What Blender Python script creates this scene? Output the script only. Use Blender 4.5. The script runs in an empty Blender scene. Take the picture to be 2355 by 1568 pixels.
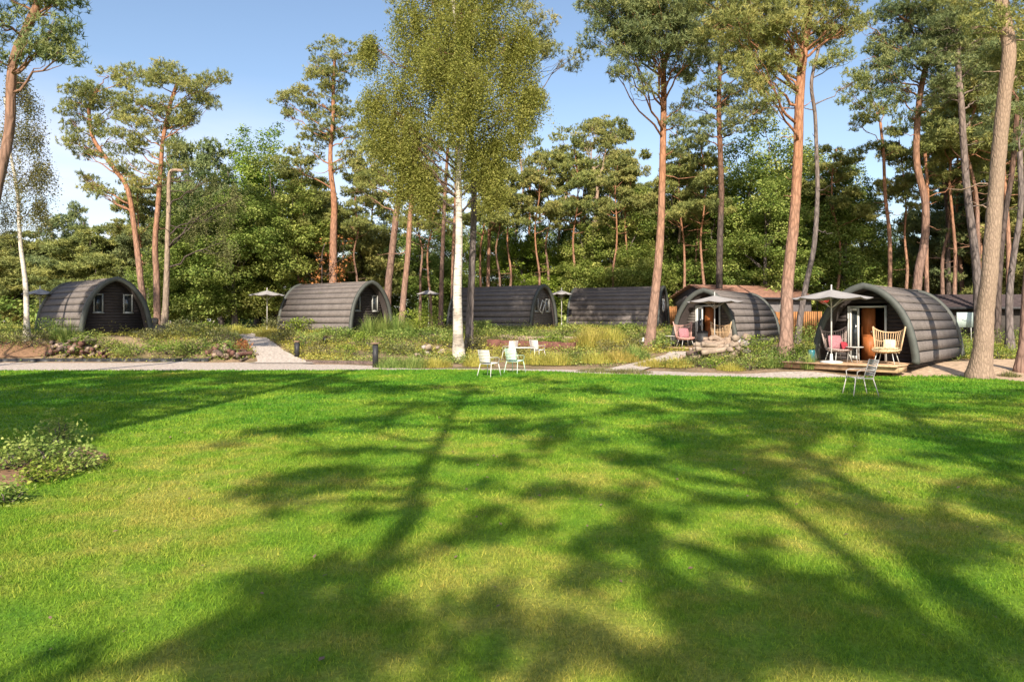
import bpy, math, random
import numpy as np
random.seed(7)
rng = np.random.default_rng(7)
PI = math.pi
scene = bpy.context.scene
COL = scene.collection

# ------------------------------------------------------------------ camera geometry
CAMZ, F, CX, HY = 1.6, 1568.0, 1177.0, 738.4      # focal length, centre and horizon in the units of a 2354 wide picture
def at(vx, vy, D):
    return np.array([(vx-CX)/F*D, D, CAMZ+(HY-vy)/F*D])
def XD(vx, D): return (vx-CX)/F*D

# ------------------------------------------------------------------ terrain
TAB = [
 (-600,[(26.3,0),(27.2,.35),(29,.9),(31,1.0),(36,1.1),(50,1.2)]),
 (520,[(26.3,0),(27.2,.35),(29,.9),(31,1.0),(36,1.1),(50,1.2)]),
 (575,[(26.2,0),(27.5,.2),(29,.4),(31,.64),(33,.85),(35,.95),(50,1.2)]),
 (650,[(26.2,0),(27.5,.12),(29,.3),(31,.58),(33,.82),(36,1.0),(50,1.2)]),
 (720,[(25.8,0),(27.5,.14),(30,.4),(33,.85),(36,1.05),(50,1.2)]),
 (850,[(25.2,0),(27,.12),(30,.42),(33,.9),(35,1.08),(50,1.25)]),
 (1057,[(24,0),(27,.1),(30,.42),(33,.8),(37,1.12),(50,1.3)]),
 (1300,[(23,0),(27,.12),(30,.32),(33,.75),(37,1.12),(50,1.3)]),
 (1500,[(22,0),(26,.15),(28,.33),(31,.47),(36,.85),(42,1.2),(50,1.3)]),
 (1700,[(21.5,0),(25,.14),(28,.36),(30,.45),(36,.7),(42,1.0),(50,1.2)]),
 (1880,[(19.8,0),(21,.14),(23,.25),(30,.45),(40,.8),(50,1.0)]),
 (2900,[(19.3,0),(20.5,.14),(23,.28),(26,.38),(40,.8),(50,1.0)]),
]
def row_h(row, D):
    d=[0.0]+[p[0] for p in row]; z=[0.0]+[p[1] for p in row]
    return np.interp(D, d, z)
def H(x, y):
    x=np.asarray(x,float); y=np.asarray(y,float)
    yy=np.maximum(y,1.0); v=np.clip(CX+F*x/yy,-600,2900)
    out=np.zeros(np.broadcast(x,y).shape)
    hs=[row_h(r,yy) for _,r in TAB]; vs=[t[0] for t in TAB]
    for i in range(len(TAB)-1):
        t=(v-vs[i])/(vs[i+1]-vs[i]); m=(t>=0)&(t<=1)
        out=np.where(m,hs[i]*(1-t)+hs[i+1]*t,out)
    bump=(np.sin(x*1.7+y*.6)*np.sin(y*1.3-x*.4)*.03+np.sin(x*.31+2)*np.sin(y*.23)*.05)
    out=np.where(y<15,0,out+bump*np.clip((out-.1)/.4,0,1))
    return out
def h1(x,y): return float(H(x,y))

# ------------------------------------------------------------------ mesh helpers
def mesh_np(name, V, loops, starts, tint=None, smooth=False):
    me=bpy.data.meshes.new(name)
    V=np.asarray(V,np.float32); loops=np.asarray(loops,np.int32); starts=np.asarray(starts,np.int32)
    me.vertices.add(len(V)); me.vertices.foreach_set('co',V.ravel())
    me.loops.add(len(loops)); me.loops.foreach_set('vertex_index',loops)
    me.polygons.add(len(starts)); me.polygons.foreach_set('loop_start',starts)
    if smooth: me.polygons.foreach_set('use_smooth',np.ones(len(starts),bool))
    if tint is not None:
        a=me.attributes.new('tint','FLOAT','POINT'); a.data.foreach_set('value',np.asarray(tint,np.float32))
    me.update(calc_edges=True); 
    return me

class MB:
    """collects shapes; build() links them as one mesh object"""
    def __init__(s): s.v=[]; s.l=[]; s.st=[]; s.t=[]; s.n=0; s.k=0; s.m=None
    def add(s, V, faces, tint=.5):
        V=np.asarray(V,float).reshape(-1,3)
        if s.m is not None: V=V@s.m[:3,:3].T+s.m[:3,3]
        s.v.append(V); s.t.append(np.broadcast_to(np.asarray(tint,float),(len(V),)))
        for f in faces:
            s.st.append(s.k); s.l.extend([i+s.n for i in f]); s.k+=len(f)
        s.n+=len(V); return s
    def box(s, x0,x1,y0,y1,z0,z1, tint=.5):
        V=[(x,y,z) for z in (z0,z1) for y in (y0,y1) for x in (x0,x1)]
        return s.add(V,[(0,2,3,1),(4,5,7,6),(0,1,5,4),(2,6,7,3),(0,4,6,2),(1,3,7,5)],tint)
    def tube(s, P, R, n=8, cap=True, noise=0, tint=.5):
        P=np.asarray(P,float); m=len(P); R=np.broadcast_to(np.asarray(R,float),(m,))
        T=np.gradient(P,axis=0); T/=np.linalg.norm(T,axis=1)[:,None]+1e-9
        u=np.cross(T[0],(0,0,1.0)); 
        if np.linalg.norm(u)<.1: u=np.cross(T[0],(0,1.0,0))
        u/=np.linalg.norm(u); V=[]; a=np.arange(n)*2*PI/n
        for i in range(m):
            u=u-T[i]*np.dot(u,T[i]); u/=np.linalg.norm(u)+1e-9; w=np.cross(T[i],u)
            r=R[i]*(1+noise*rng.uniform(-1,1,n))
            V.append(P[i]+r[:,None]*(np.cos(a)[:,None]*u+np.sin(a)[:,None]*w))
        F_=[(i*n+j,i*n+(j+1)%n,(i+1)*n+(j+1)%n,(i+1)*n+j) for i in range(m-1) for j in range(n)]
        if cap: F_+= [tuple(range(n-1,-1,-1)), tuple((m-1)*n+j for j in range(n))]
        return s.add(np.concatenate(V),F_,tint)
    def bar(s,a,b,r,n=6): return s.tube([a,b],[r,r],n)
    def lathe(s, prof, c=(0,0,0), n=16):
        a=np.arange(n)*2*PI/n; V=[]
        for r,z in prof: V+= [(c[0]+r*math.cos(t),c[1]+r*math.sin(t),c[2]+z) for t in a]
        m=len(prof); F_=[(i*n+j,i*n+(j+1)%n,(i+1)*n+(j+1)%n,(i+1)*n+j) for i in range(m-1) for j in range(n)]
        F_+=[tuple(range(n-1,-1,-1)), tuple((m-1)*n+j for j in range(n))]
        return s.add(V,F_)
    def prism(s, poly, y0, y1, tint=.5):
        """polygon in (x,z), extruded along y"""
        n=len(poly); V=[(p[0],y0,p[1]) for p in poly]+[(p[0],y1,p[1]) for p in poly]
        F_=[tuple(range(n)),tuple(range(2*n-1,n-1,-1))]+[(i,i+n,(i+1)%n+n,(i+1)%n) for i in range(n)]
        return s.add(V,F_,tint)
    def tris(s, V, tint):   # V (n,k,3), tint (n,)
        V=np.asarray(V); n,k=V.shape[:2]
        V2=V.reshape(-1,3)
        if s.m is not None: V2=V2@s.m[:3,:3].T+s.m[:3,3]
        s.v.append(V2); s.t.append(np.repeat(tint,k))
        s.l.append(np.arange(s.n,s.n+n*k)); s.st.append(np.arange(s.k,s.k+n*k,k)); s.k+=n*k; s.n+=n*k
        return s
    def build(s, name, mat, parent=None, local=True, smooth=False):
        V=np.concatenate(s.v)
        if parent is not None and not local:
            r=parent
            while r.parent: r=r.parent
            V=V-np.array(r.location)
        L=np.concatenate([np.atleast_1d(np.asarray(x,np.int64)) for x in s.l]) if s.l else []
        S=np.concatenate([np.atleast_1d(np.asarray(x,np.int64)) for x in s.st])
        me=mesh_np(name,V,L,S,np.concatenate(s.t),smooth); me.materials.append(mat)
        o=bpy.data.objects.new(name,me); COL.objects.link(o)
        if parent is not None: o.parent=parent
        return o

def tag(o,label=None,cat=None,group=None,kind=None):
    if label: o['label']=label
    if cat: o['category']=cat
    if group: o['group']=group
    if kind: o['kind']=kind
    return o
def thing(name,loc,rz,label,cat,group=None):
    o=bpy.data.objects.new(name,None); COL.objects.link(o); o.empty_display_size=.3
    o.location=loc; o.rotation_euler=(0,0,rz); return tag(o,label,cat,group)
def copy_tree(o,parent=None):
    c=o.copy(); COL.objects.link(c); c.parent=parent
    for ch in list(o.children): copy_tree(ch,c)
    return c
def spline(P,n=6):
    P=np.asarray(P,float); Q=np.vstack([2*P[0]-P[1],P,2*P[-1]-P[-2]]); out=[]
    for i in range(1,len(Q)-2):
        p0,p1,p2,p3=Q[i-1:i+3]
        for t in np.linspace(0,1,n,endpoint=False):
            out.append(.5*((2*p1)+(-p0+p2)*t+(2*p0-5*p1+4*p2-p3)*t*t+(-p0+3*p1-3*p2+p3)*t**3))
    out.append(Q[-2]); return np.array(out)

# ------------------------------------------------------------------ materials
def new_mat(name):
    m=bpy.data.materials.new(name); m.use_nodes=True; nt=m.node_tree
    return m,nt,nt.nodes['Principled BSDF'],nt.nodes['Material Output']
def N(nt,t,**k):
    n=nt.nodes.new(t)
    for a,b in k.items():
        if a.startswith('i_'):
            key=a[2:]; key=int(key) if key.isdigit() else key.replace('_',' ')
            n.inputs[key].default_value=b
        else: setattr(n,a,b)
    return n
def ramp(nt,stops):
    r=N(nt,'ShaderNodeValToRGB'); e=r.color_ramp.elements
    while len(e)<len(stops): e.new(.5)
    for i,(p,c) in enumerate(stops): e[i].position=p; e[i].color=(*c,1)
    return r
def plain(name,c,rough=.6,var=.12,scale=8,bump=.0,metal=0,spec=.3,stretch=(1,1,1)):
    m,nt,b,_=new_mat(name); L=nt.links.new
    tc=N(nt,'ShaderNodeTexCoord'); mp=N(nt,'ShaderNodeMapping'); mp.inputs['Scale'].default_value=stretch
    no=N(nt,'ShaderNodeTexNoise',i_Scale=scale,i_Detail=5.0,i_Roughness=.65)
    L(tc.outputs['Object'],mp.inputs[0]); L(mp.outputs[0],no.inputs['Vector'])
    lo=tuple(x*(1-var*1.6) for x in c); hi=tuple(min(1,x*(1+var*1.6)) for x in c)
    r=ramp(nt,[(.3,lo),(.7,hi)]); L(no.outputs['Fac'],r.inputs[0]); L(r.outputs[0],b.inputs['Base Color'])
    b.inputs['Roughness'].default_value=rough; b.inputs['Metallic'].default_value=metal
    b.inputs['Specular IOR Level'].default_value=spec
    if bump:
        bp=N(nt,'ShaderNodeBump',i_Strength=bump,i_Distance=.02); L(no.outputs['Fac'],bp.inputs['Height']); L(bp.outputs[0],b.inputs['Normal'])
    return m
def leafmat(name,stops,trans=.3,rough=.55,huevar=.02,spec=.2):
    m,nt,b,out=new_mat(name); L=nt.links.new
    at_=N(nt,'ShaderNodeAttribute',attribute_name='tint'); r=ramp(nt,stops); L(at_.outputs['Fac'],r.inputs[0])
    oi=N(nt,'ShaderNodeObjectInfo'); hs=N(nt,'ShaderNodeHueSaturation')
    mh=N(nt,'ShaderNodeMapRange',i_3=.5-huevar,i_4=.5+huevar); L(oi.outputs['Random'],mh.inputs[0]); L(mh.outputs[0],hs.inputs['Hue'])
    L(r.outputs[0],hs.inputs['Color']); L(hs.outputs[0],b.inputs['Base Color'])
    b.inputs['Roughness'].default_value=rough; b.inputs['Specular IOR Level'].default_value=spec
    tr=N(nt,'ShaderNodeBsdfTranslucent'); L(hs.outputs[0],tr.inputs[0]); mx=N(nt,'ShaderNodeMixShader',i_0=trans)
    L(b.outputs[0],mx.inputs[1]); L(tr.outputs[0],mx.inputs[2]); L(mx.outputs[0],out.inputs[0])
    return m
def barkmat(name,low,high,z0,z1,dark=.42,vs=(1,1,.3),sc=6.5):
    m,nt,b,_=new_mat(name); L=nt.links.new
    tc=N(nt,'ShaderNodeTexCoord'); mp=N(nt,'ShaderNodeMapping'); mp.inputs['Scale'].default_value=vs; L(tc.outputs['Object'],mp.inputs[0])
    vo=N(nt,'ShaderNodeTexVoronoi',i_Scale=sc,feature='DISTANCE_TO_EDGE'); no=N(nt,'ShaderNodeTexNoise',i_Scale=sc*2.2,i_Detail=6.0,i_Roughness=.7)
    big=N(nt,'ShaderNodeTexNoise',i_Scale=1.1,i_Detail=3.0); L(tc.outputs['Object'],big.inputs['Vector'])
    L(mp.outputs[0],vo.inputs['Vector']); L(mp.outputs[0],no.inputs['Vector'])
    sx=N(nt,'ShaderNodeSeparateXYZ'); L(tc.outputs['Object'],sx.inputs[0])
    ad=N(nt,'ShaderNodeMath',operation='MULTIPLY_ADD',i_1=5.0); L(big.outputs['Fac'],ad.inputs[0]); L(sx.outputs['Z'],ad.inputs[2])
    mr=N(nt,'ShaderNodeMapRange',i_1=z0+2.5,i_2=z1+2.5); L(ad.outputs[0],mr.inputs[0])
    mx=N(nt,'ShaderNodeMix',data_type='RGBA'); mx.inputs[6].default_value=(*low,1); mx.inputs[7].default_value=(*high,1); L(mr.outputs[0],mx.inputs[0])
    r1=ramp(nt,[(.0,(dark,)*3),(.22,(.95,)*3),(1,(1.1,)*3)]); L(vo.outputs['Distance'],r1.inputs[0])
    r2=ramp(nt,[(.25,(.62,.6,.6)),(.75,(1.25,1.22,1.2))]); L(no.outputs['Fac'],r2.inputs[0])
    m1=N(nt,'ShaderNodeMix',data_type='RGBA',blend_type='MULTIPLY'); m1.inputs[0].default_value=.8; L(mx.outputs[2],m1.inputs[6]); L(r1.outputs[0],m1.inputs[7])
    m2=N(nt,'ShaderNodeMix',data_type='RGBA',blend_type='MULTIPLY'); m2.inputs[0].default_value=.9; L(m1.outputs[2],m2.inputs[6]); L(r2.outputs[0],m2.inputs[7])
    L(m2.outputs[2],b.inputs['Base Color']); b.inputs['Roughness'].default_value=.85; b.inputs['Specular IOR Level'].default_value=.15
    bp=N(nt,'ShaderNodeBump',i_Strength=.9,i_Distance=.03); L(r1.outputs[0],bp.inputs['Height']); L(bp.outputs[0],b.inputs['Normal'])
    return m
M={}
M['bark_pine']=barkmat('bark_pine',(.26,.17,.135),(.32,.175,.11),4,10,dark=.52)
M['bark_orange']=barkmat('bark_orange',(.33,.215,.165),(.40,.20,.115),2,8,dark=.52)
M['bark_big']=barkmat('bark_big',(.32,.235,.175),(.36,.24,.165),5,14,dark=.68,sc=16)
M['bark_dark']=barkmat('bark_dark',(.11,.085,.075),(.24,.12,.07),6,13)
M['bark_grey']=barkmat('bark_grey',(.19,.16,.15),(.25,.19,.16),5,12)
M['bark_pale']=barkmat('bark_pale',(.34,.27,.21),(.40,.29,.21),2,8,dark=.6)
def birchbark():
    m,nt,b,_=new_mat('bark_birch'); L=nt.links.new
    tc=N(nt,'ShaderNodeTexCoord'); mp=N(nt,'ShaderNodeMapping'); mp.inputs['Scale'].default_value=(1.4,1.4,7); L(tc.outputs['Object'],mp.inputs[0])
    no=N(nt,'ShaderNodeTexNoise',i_Scale=2.2,i_Detail=5.0,i_Roughness=.7); L(mp.outputs[0],no.inputs['Vector'])
    n2=N(nt,'ShaderNodeTexNoise',i_Scale=1.6,i_Detail=4.0); L(tc.outputs['Object'],n2.inputs['Vector'])
    r=ramp(nt,[(.34,(.07,.06,.05)),(.44,(.46,.41,.35)),(.7,(.68,.62,.54))]); L(no.outputs['Fac'],r.inputs[0])
    r2=ramp(nt,[(.36,(.25,.2,.16)),(.5,(1,1,1))]); L(n2.outputs['Fac'],r2.inputs[0])
    mx=N(nt,'ShaderNodeMix',data_type='RGBA',blend_type='MULTIPLY'); mx.inputs[0].default_value=.55; L(r.outputs[0],mx.inputs[6]); L(r2.outputs[0],mx.inputs[7])
    L(mx.outputs[2],b.inputs['Base Color']); b.inputs['Roughness'].default_value=.7
    bp=N(nt,'ShaderNodeBump',i_Strength=.4,i_Distance=.015); L(no.outputs['Fac'],bp.inputs['Height']); L(bp.outputs[0],b.inputs['Normal'])
    return m
M['bark_birch']=birchbark()
M['needles']=leafmat('pine_needles',[(0,(.08,.11,.045)),(.5,(.25,.275,.08)),(1,(.48,.44,.14))],.28,huevar=.012)
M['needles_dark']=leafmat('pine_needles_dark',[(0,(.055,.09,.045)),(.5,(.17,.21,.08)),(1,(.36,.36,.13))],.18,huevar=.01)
M['leaf']=leafmat('broad_leaves',[(0,(.06,.11,.02)),(.5,(.22,.30,.06)),(1,(.48,.52,.15))],.36,huevar=.02)
M['leaf_light']=leafmat('light_leaves',[(0,(.09,.15,.02)),(.5,(.22,.31,.04)),(1,(.40,.46,.09))],.35,huevar=.015)
M['leaf_birch']=leafmat('birch_leaves',[(0,(.19,.215,.05)),(.5,(.28,.30,.068)),(1,(.42,.40,.11))],.42,huevar=.008)
M['leaf_rust']=leafmat('rust_leaves',[(0,(.22,.07,.03)),(.5,(.42,.15,.06)),(1,(.5,.24,.1))],.25,huevar=.01)
M['leaf_olive']=leafmat('olive_leaves',[(0,(.07,.08,.03)),(.5,(.16,.17,.06)),(1,(.3,.28,.12))],.3,huevar=.02)
M['grass_yellow']=leafmat('yellow_grass',[(0,(.22,.22,.04)),(.5,(.40,.36,.07)),(1,(.6,.5,.14))],.35,huevar=.015)
M['grass_green']=leafmat('reed_grass',[(0,(.08,.14,.03)),(.5,(.18,.27,.06)),(1,(.36,.42,.12))],.35,huevar=.015)

# lawn: dry and lush patches (world coordinates) shared by the sheet and the blades
def lawnmat(name,blade):
    m,nt,b,out=new_mat(name); L=nt.links.new
    ge=N(nt,'ShaderNodeNewGeometry')
    n1=N(nt,'ShaderNodeTexNoise',i_Scale=.42,i_Detail=3.0,i_Roughness=.55); L(ge.outputs['Position'],n1.inputs['Vector'])
    n2=N(nt,'ShaderNodeTexNoise',i_Scale=2.6,i_Detail=4.0,i_Roughness=.65); L(ge.outputs['Position'],n2.inputs['Vector'])
    sx=N(nt,'ShaderNodeSeparateXYZ'); L(ge.outputs['Position'],sx.inputs[0])
    # the turf is drier close to where the camera stands
    dr=N(nt,'ShaderNodeMapRange',i_1=14.0,i_2=4.0,i_3=-.07,i_4=.125); L(sx.outputs['Y'],dr.inputs[0])
    a1=N(nt,'ShaderNodeMath',operation='MULTIPLY_ADD',i_1=.55); L(n2.outputs['Fac'],a1.inputs[0]); L(n1.outputs['Fac'],a1.inputs[2])
    a2=N(nt,'ShaderNodeMath',operation='ADD'); L(a1.outputs[0],a2.inputs[0]); L(dr.outputs[0],a2.inputs[1])
    r=ramp(nt,[(.62,(.092,.245,.018)),(.83,(.205,.335,.03)),(1.0,(.37,.38,.07))]); L(a2.outputs[0],r.inputs[0])
    if blade:
        t=N(nt,'ShaderNodeAttribute',attribute_name='tint')
        r3=ramp(nt,[(0,(.55,.6,.55)),(.5,(1.0,1.0,1.0)),(.8,(1.2,1.16,1.1)),(.93,(1.7,1.35,1.6))]); L(t.outputs['Fac'],r3.inputs[0])
    else:
        n3=N(nt,'ShaderNodeTexNoise',i_Scale=38.0,i_Detail=6.0,i_Roughness=.75); L(ge.outputs['Position'],n3.inputs['Vector'])
        r3=ramp(nt,[(.3,(.42,.45,.4)),(.52,(.85,.85,.85)),(.72,(1.35,1.25,1.3))]); L(n3.outputs['Fac'],r3.inputs[0])
    mx=N(nt,'ShaderNodeMix',data_type='RGBA',blend_type='MULTIPLY'); mx.inputs[0].default_value=1; L(r.outputs[0],mx.inputs[6]); L(r3.outputs[0],mx.inputs[7])
    L(mx.outputs[2],b.inputs['Base Color']); b.inputs['Roughness'].default_value=.7; b.inputs['Specular IOR Level'].default_value=.12
    if blade:
        tr=N(nt,'ShaderNodeBsdfTranslucent'); L(mx.outputs[2],tr.inputs[0]); ms=N(nt,'ShaderNodeMixShader',i_0=.35)
        L(b.outputs[0],ms.inputs[1]); L(tr.outputs[0],ms.inputs[2]); L(ms.outputs[0],out.inputs[0])
    else:
        bp=N(nt,'ShaderNodeBump',i_Strength=.8,i_Distance=.02); L(n3.outputs['Fac'],bp.inputs['Height']); L(bp.outputs[0],b.inputs['Normal'])
    return m
M['lawn']=lawnmat('lawn_turf',False); M['blade']=lawnmat('grass_blades',True)
def groundmat():
    m,nt,b,_=new_mat('woodland_soil'); L=nt.links.new
    ge=N(nt,'ShaderNodeNewGeometry')
    n1=N(nt,'ShaderNodeTexNoise',i_Scale=.5,i_Detail=5.0,i_Roughness=.6); n2=N(nt,'ShaderNodeTexNoise',i_Scale=9.0,i_Detail=6.0,i_Roughness=.75)
    for n in (n1,n2): L(ge.outputs['Position'],n.inputs['Vector'])
    r=ramp(nt,[(.38,(.14,.12,.04)),(.5,(.33,.23,.13)),(.62,(.40,.27,.17)),(.75,(.2,.17,.07))]); L(n1.outputs['Fac'],r.inputs[0])
    r2=ramp(nt,[(.3,(.4,.4,.4)),(.6,(1,1,1)),(.75,(1.3,1.25,1.15))]); L(n2.outputs['Fac'],r2.inputs[0])
    mx=N(nt,'ShaderNodeMix',data_type='RGBA',blend_type='MULTIPLY'); mx.inputs[0].default_value=1; L(r.outputs[0],mx.inputs[6]); L(r2.outputs[0],mx.inputs[7])
    L(mx.outputs[2],b.inputs['Base Color']); b.inputs['Roughness'].default_value=.95
    bp=N(nt,'ShaderNodeBump',i_Strength=1.0,i_Distance=.05); L(n2.outputs['Fac'],bp.inputs['Height']); L(bp.outputs[0],b.inputs['Normal'])
    return m
M['soil']=groundmat()
M['path']=plain('path_gravel',(.47,.40,.345),.95,.34,11,.8)
M['sand']=plain('bare_sand',(.46,.33,.22),.95,.25,7,.6)
M['redsoil']=plain('red_soil',(.22,.125,.07),.95,.3,9,.6)
M['roof']=plain('roof_boards',(.20,.172,.158),.75,.10,5,.2,stretch=(1,.15,1))
def roofmat():
    m,nt,b,_=new_mat('weathered_roof'); L=nt.links.new; tc=N(nt,'ShaderNodeTexCoord')
    def nz(sc,st,d=5.0):
        mp=N(nt,'ShaderNodeMapping'); mp.inputs['Scale'].default_value=st; L(tc.outputs['Object'],mp.inputs[0]); n=N(nt,'ShaderNodeTexNoise',i_Scale=sc,i_Detail=d,i_Roughness=.7); L(mp.outputs[0],n.inputs['Vector']); return n
    a=nz(2.2,(1,1,.35)); c=nz(26,(1,.25,1)); d=nz(1.1,(1,1,1))
    r=ramp(nt,[(.3,(.13,.112,.104)),(.6,(.168,.145,.134)),(.8,(.185,.16,.148))]); L(a.outputs['Fac'],r.inputs[0])
    r2=ramp(nt,[(.3,(.72,.72,.72)),(.7,(1.2,1.2,1.2))]); L(c.outputs['Fac'],r2.inputs[0])
    mx=N(nt,'ShaderNodeMix',data_type='RGBA',blend_type='MULTIPLY'); mx.inputs[0].default_value=1; L(r.outputs[0],mx.inputs[6]); L(r2.outputs[0],mx.inputs[7])
    r3=ramp(nt,[(.62,(0,0,0)),(.74,(.5,.5,.5))]); L(d.outputs['Fac'],r3.inputs[0])
    m2=N(nt,'ShaderNodeMix',data_type='RGBA'); m2.inputs[7].default_value=(.12,.13,.07,1); L(r3.outputs[0],m2.inputs[0]); L(mx.outputs[2],m2.inputs[6])
    L(m2.outputs[2],b.inputs['Base Color']); b.inputs['Roughness'].default_value=.85; b.inputs['Specular IOR Level'].default_value=.15
    bp=N(nt,'ShaderNodeBump',i_Strength=.4,i_Distance=.01); L(c.outputs['Fac'],bp.inputs['Height']); L(bp.outputs[0],b.inputs['Normal']); return m
M['roof']=roofmat()
M['rim']=plain('roof_rim',(.075,.08,.072),.6,.12,4)
M['clad']=plain('dark_cladding',(.045,.036,.034),.75,.2,6,.2,stretch=(1,1,4))
M['clad_grey']=plain('grey_cladding',(.12,.105,.095),.75,.2,6,.2,stretch=(1,1,4))
M['greyframe']=plain('grey_frame',(.34,.34,.32),.5,.08,5)
M['white']=plain('white_frame',(.60,.60,.57),.5,.05,5)
M['glass']=plain('dark_glass',(.02,.025,.03),.08,.1,2,spec=.8)
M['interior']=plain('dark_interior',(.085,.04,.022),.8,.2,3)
M['doorwood']=plain('brown_door',(.33,.105,.03),.55,.2,3,.1,stretch=(6,6,.5))
M['deck']=plain('deck_boards',(.46,.30,.18),.8,.25,5,.3,stretch=(1,.3,1))
M['steel']=plain('pale_metal',(.55,.55,.52),.4,.05,5,metal=.3)
M['whitemetal']=plain('white_metal',(.62,.60,.57),.45,.06,5)
M['mintmetal']=plain('mint_metal',(.50,.68,.55),.45,.06,5)
M['greymetal']=plain('grey_metal',(.50,.47,.44),.45,.15,5)
M['rattan']=plain('rattan_weave',(.56,.38,.22),.7,.2,30,.3)
M['rattan_grey']=plain('rattan_grey',(.36,.28,.25),.7,.2,30,.3)
M['rattan_pink']=plain('rattan_pink',(.55,.32,.27),.7,.2,30,.3)
M['pink']=plain('pink_cushion',(.33,.15,.17),.9,.2,25,.3)
M['red']=plain('red_cushion',(.30,.03,.045),.9,.25,25,.3)
M['fur']=plain('cream_throw',(.66,.56,.36),.95,.2,22,.6)
M['canvas']=plain('parasol_canvas',(.31,.29,.28),.9,.05,3,.1)
M['darkpost']=plain('dark_post',(.03,.03,.033),.5,.2,8)
M['capwood']=plain('cap_wood',(.2,.13,.09),.7,.2,8)
M['teal']=plain('teal_glaze',(.02,.13,.16),.3,.25,4,spec=.6)
M['enamel']=plain('white_enamel',(.80,.80,.78),.3,.04,4,spec=.6)
M['log']=plain('log_bark',(.12,.085,.07),.9,.3,14,.7)
M['logpale']=plain('pale_log',(.27,.20,.15),.9,.3,10,.7)
M['logred']=plain('reddish_log',(.13,.065,.05),.9,.35,10,.7)
M['stone']=plain('beige_stone',(.28,.22,.17),.9,.2,5,.5)
M['rock']=plain('pale_rock',(.36,.31,.29),.9,.3,6,.6)
M['brickred']=plain('rusty_edging',(.14,.06,.045),.85,.25,6,.4)
M['tileroof']=plain('clay_tiles',(.30,.16,.11),.85,.2,5,.5)
M['housewall']=plain('house_wall',(.17,.15,.15),.8,.15,4)
M['fence']=plain('fence_wood',(.42,.19,.07),.8,.25,5,.2,stretch=(4,4,.5))
M['lantern']=plain('red_lantern',(.60,.07,.05),.6,.1,5)
M['panel']=plain('pale_panel',(.38,.45,.42),.6,.1,3)
M['darkwall']=plain('dark_cabin_wall',(.05,.042,.038),.8,.2,4)
M['darkroof']=plain('purple_brown_roof',(.075,.055,.055),.85,.2,4)
M['green_metal']=plain('dark_green_metal',(.05,.1,.08),.5,.2,4)

# ------------------------------------------------------------------ ground, lawn, paths
def axis(a,b,step,outer):
    mid=np.arange(a,b+1e-6,step); s=step; lo=[];hi=[]; x=a
    while x>-outer: s*=1.35; x-=s; lo.append(x)
    s=step;x=b
    while x<outer: s*=1.35; x+=s; hi.append(x)
    return np.concatenate([lo[::-1],mid,hi])
def sheet(name,xs,ys,zf,mat,**t):
    X,Y=np.meshgrid(xs,ys); Z=zf(X,Y); V=np.stack([X,Y,Z],-1).reshape(-1,3)
    nx,ny=len(xs),len(ys); i=np.arange(ny-1)[:,None]*nx+np.arange(nx-1)[None,:]
    Fq=np.stack([i,i+1,i+1+nx,i+nx],-1).reshape(-1)
    me=mesh_np(name,V,Fq,np.arange(0,len(Fq),4),None,True); me.materials.append(mat)
    o=bpy.data.objects.new(name,me); COL.objects.link(o); return tag(o,**t)
sheet('ground',axis(-46,46,.5,700),axis(14,62,.5,700),lambda X,Y:H(X,Y)-.02,M['soil'],kind='structure')
EDGE=[(-900,22),(0,21.9),(700,22.0),(1057,22.4),(1250,21.6),(1430,20.3),(1700,19.35),(1850,18.9),(2050,19.6),(2200,20.0),(2354,17.8),(2800,16.5),(3600,15)]
def edge(v): return np.interp(v,[e[0] for e in EDGE],[e[1] for e in EDGE])
def strip(name,near,far,zoff,mat,kind='structure',n=8,step=20,label=None):
    """ribbon between two distance functions given over the bearing"""
    v0=max(near[0][0],far[0][0]); v1=min(near[-1][0],far[-1][0]); vs=np.arange(v0,v1+1,step)
    nr=np.interp(vs,[p[0] for p in near],[p[1] for p in near]); fr=np.interp(vs,[p[0] for p in far],[p[1] for p in far])
    w=np.sin(vs*.05)*.05+np.sin(vs*.017+1)*.07; nr=nr+w*.6; fr=fr+w
    V=[];
    for k in range(n+1):
        D=nr+(fr-nr)*k/n; X=XD(vs,D); V.append(np.stack([X,D,H(X,D)+zoff],-1))
    V=np.concatenate(V); m=len(vs); i=(np.arange(n)[:,None]*m+np.arange(m-1)[None,:])
    Fq=np.stack([i,i+1,i+1+m,i+m],-1).reshape(-1)
    me=mesh_np(name,V,Fq,np.arange(0,len(Fq),4),None,True); me.materials.append(mat)
    o=bpy.data.objects.new(name,me); COL.objects.link(o); return tag(o,kind=kind,label=label)
strip('path',[(p[0],p[1]-.5) for p in EDGE if p[0]<=1850]+[(1990,19.0)],[(-900,26.2),(0,26.2),(560,26.3),(660,26.0),(720,25.2),(800,24.9),(880,24.3),(940,23.0),(1100,22.9),(1300,22.5),(1430,22.2),(1560,21.4),(1700,20.7),(1850,20.6),(1990,19.4)],.006,M['path'])
def ribbon(name,rows,zoff,mat,n=8):
    V=[];
    for D,L,R in rows:
        for k in range(n+1):
            x=XD(L+(R-L)*k/n,D); V.append((x,D,h1(x,D)+zoff))
    m=n+1; Fc=[(r*m+k,r*m+k+1,(r+1)*m+k+1,(r+1)*m+k) for r in range(len(rows)-1) for k in range(n)]
    b=MB(); b.add(V,Fc); o=b.build(name,mat,smooth=True); return tag(o,kind='structure')
rw=[(25.6,570,725),(26.4,592,704),(27.5,588,682),(29,580,657),(31,563,632),(33,545,612),(35,515,595),(37,470,570)]
rr=[]
for a,b_ in zip(rw[:-1],rw[1:]):
    for t in (0,.25,.5,.75): rr.append(tuple(a[i]+(b_[i]-a[i])*t for i in range(3)))
ribbon('ramp_path',rr,.03,M['path'])
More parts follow.
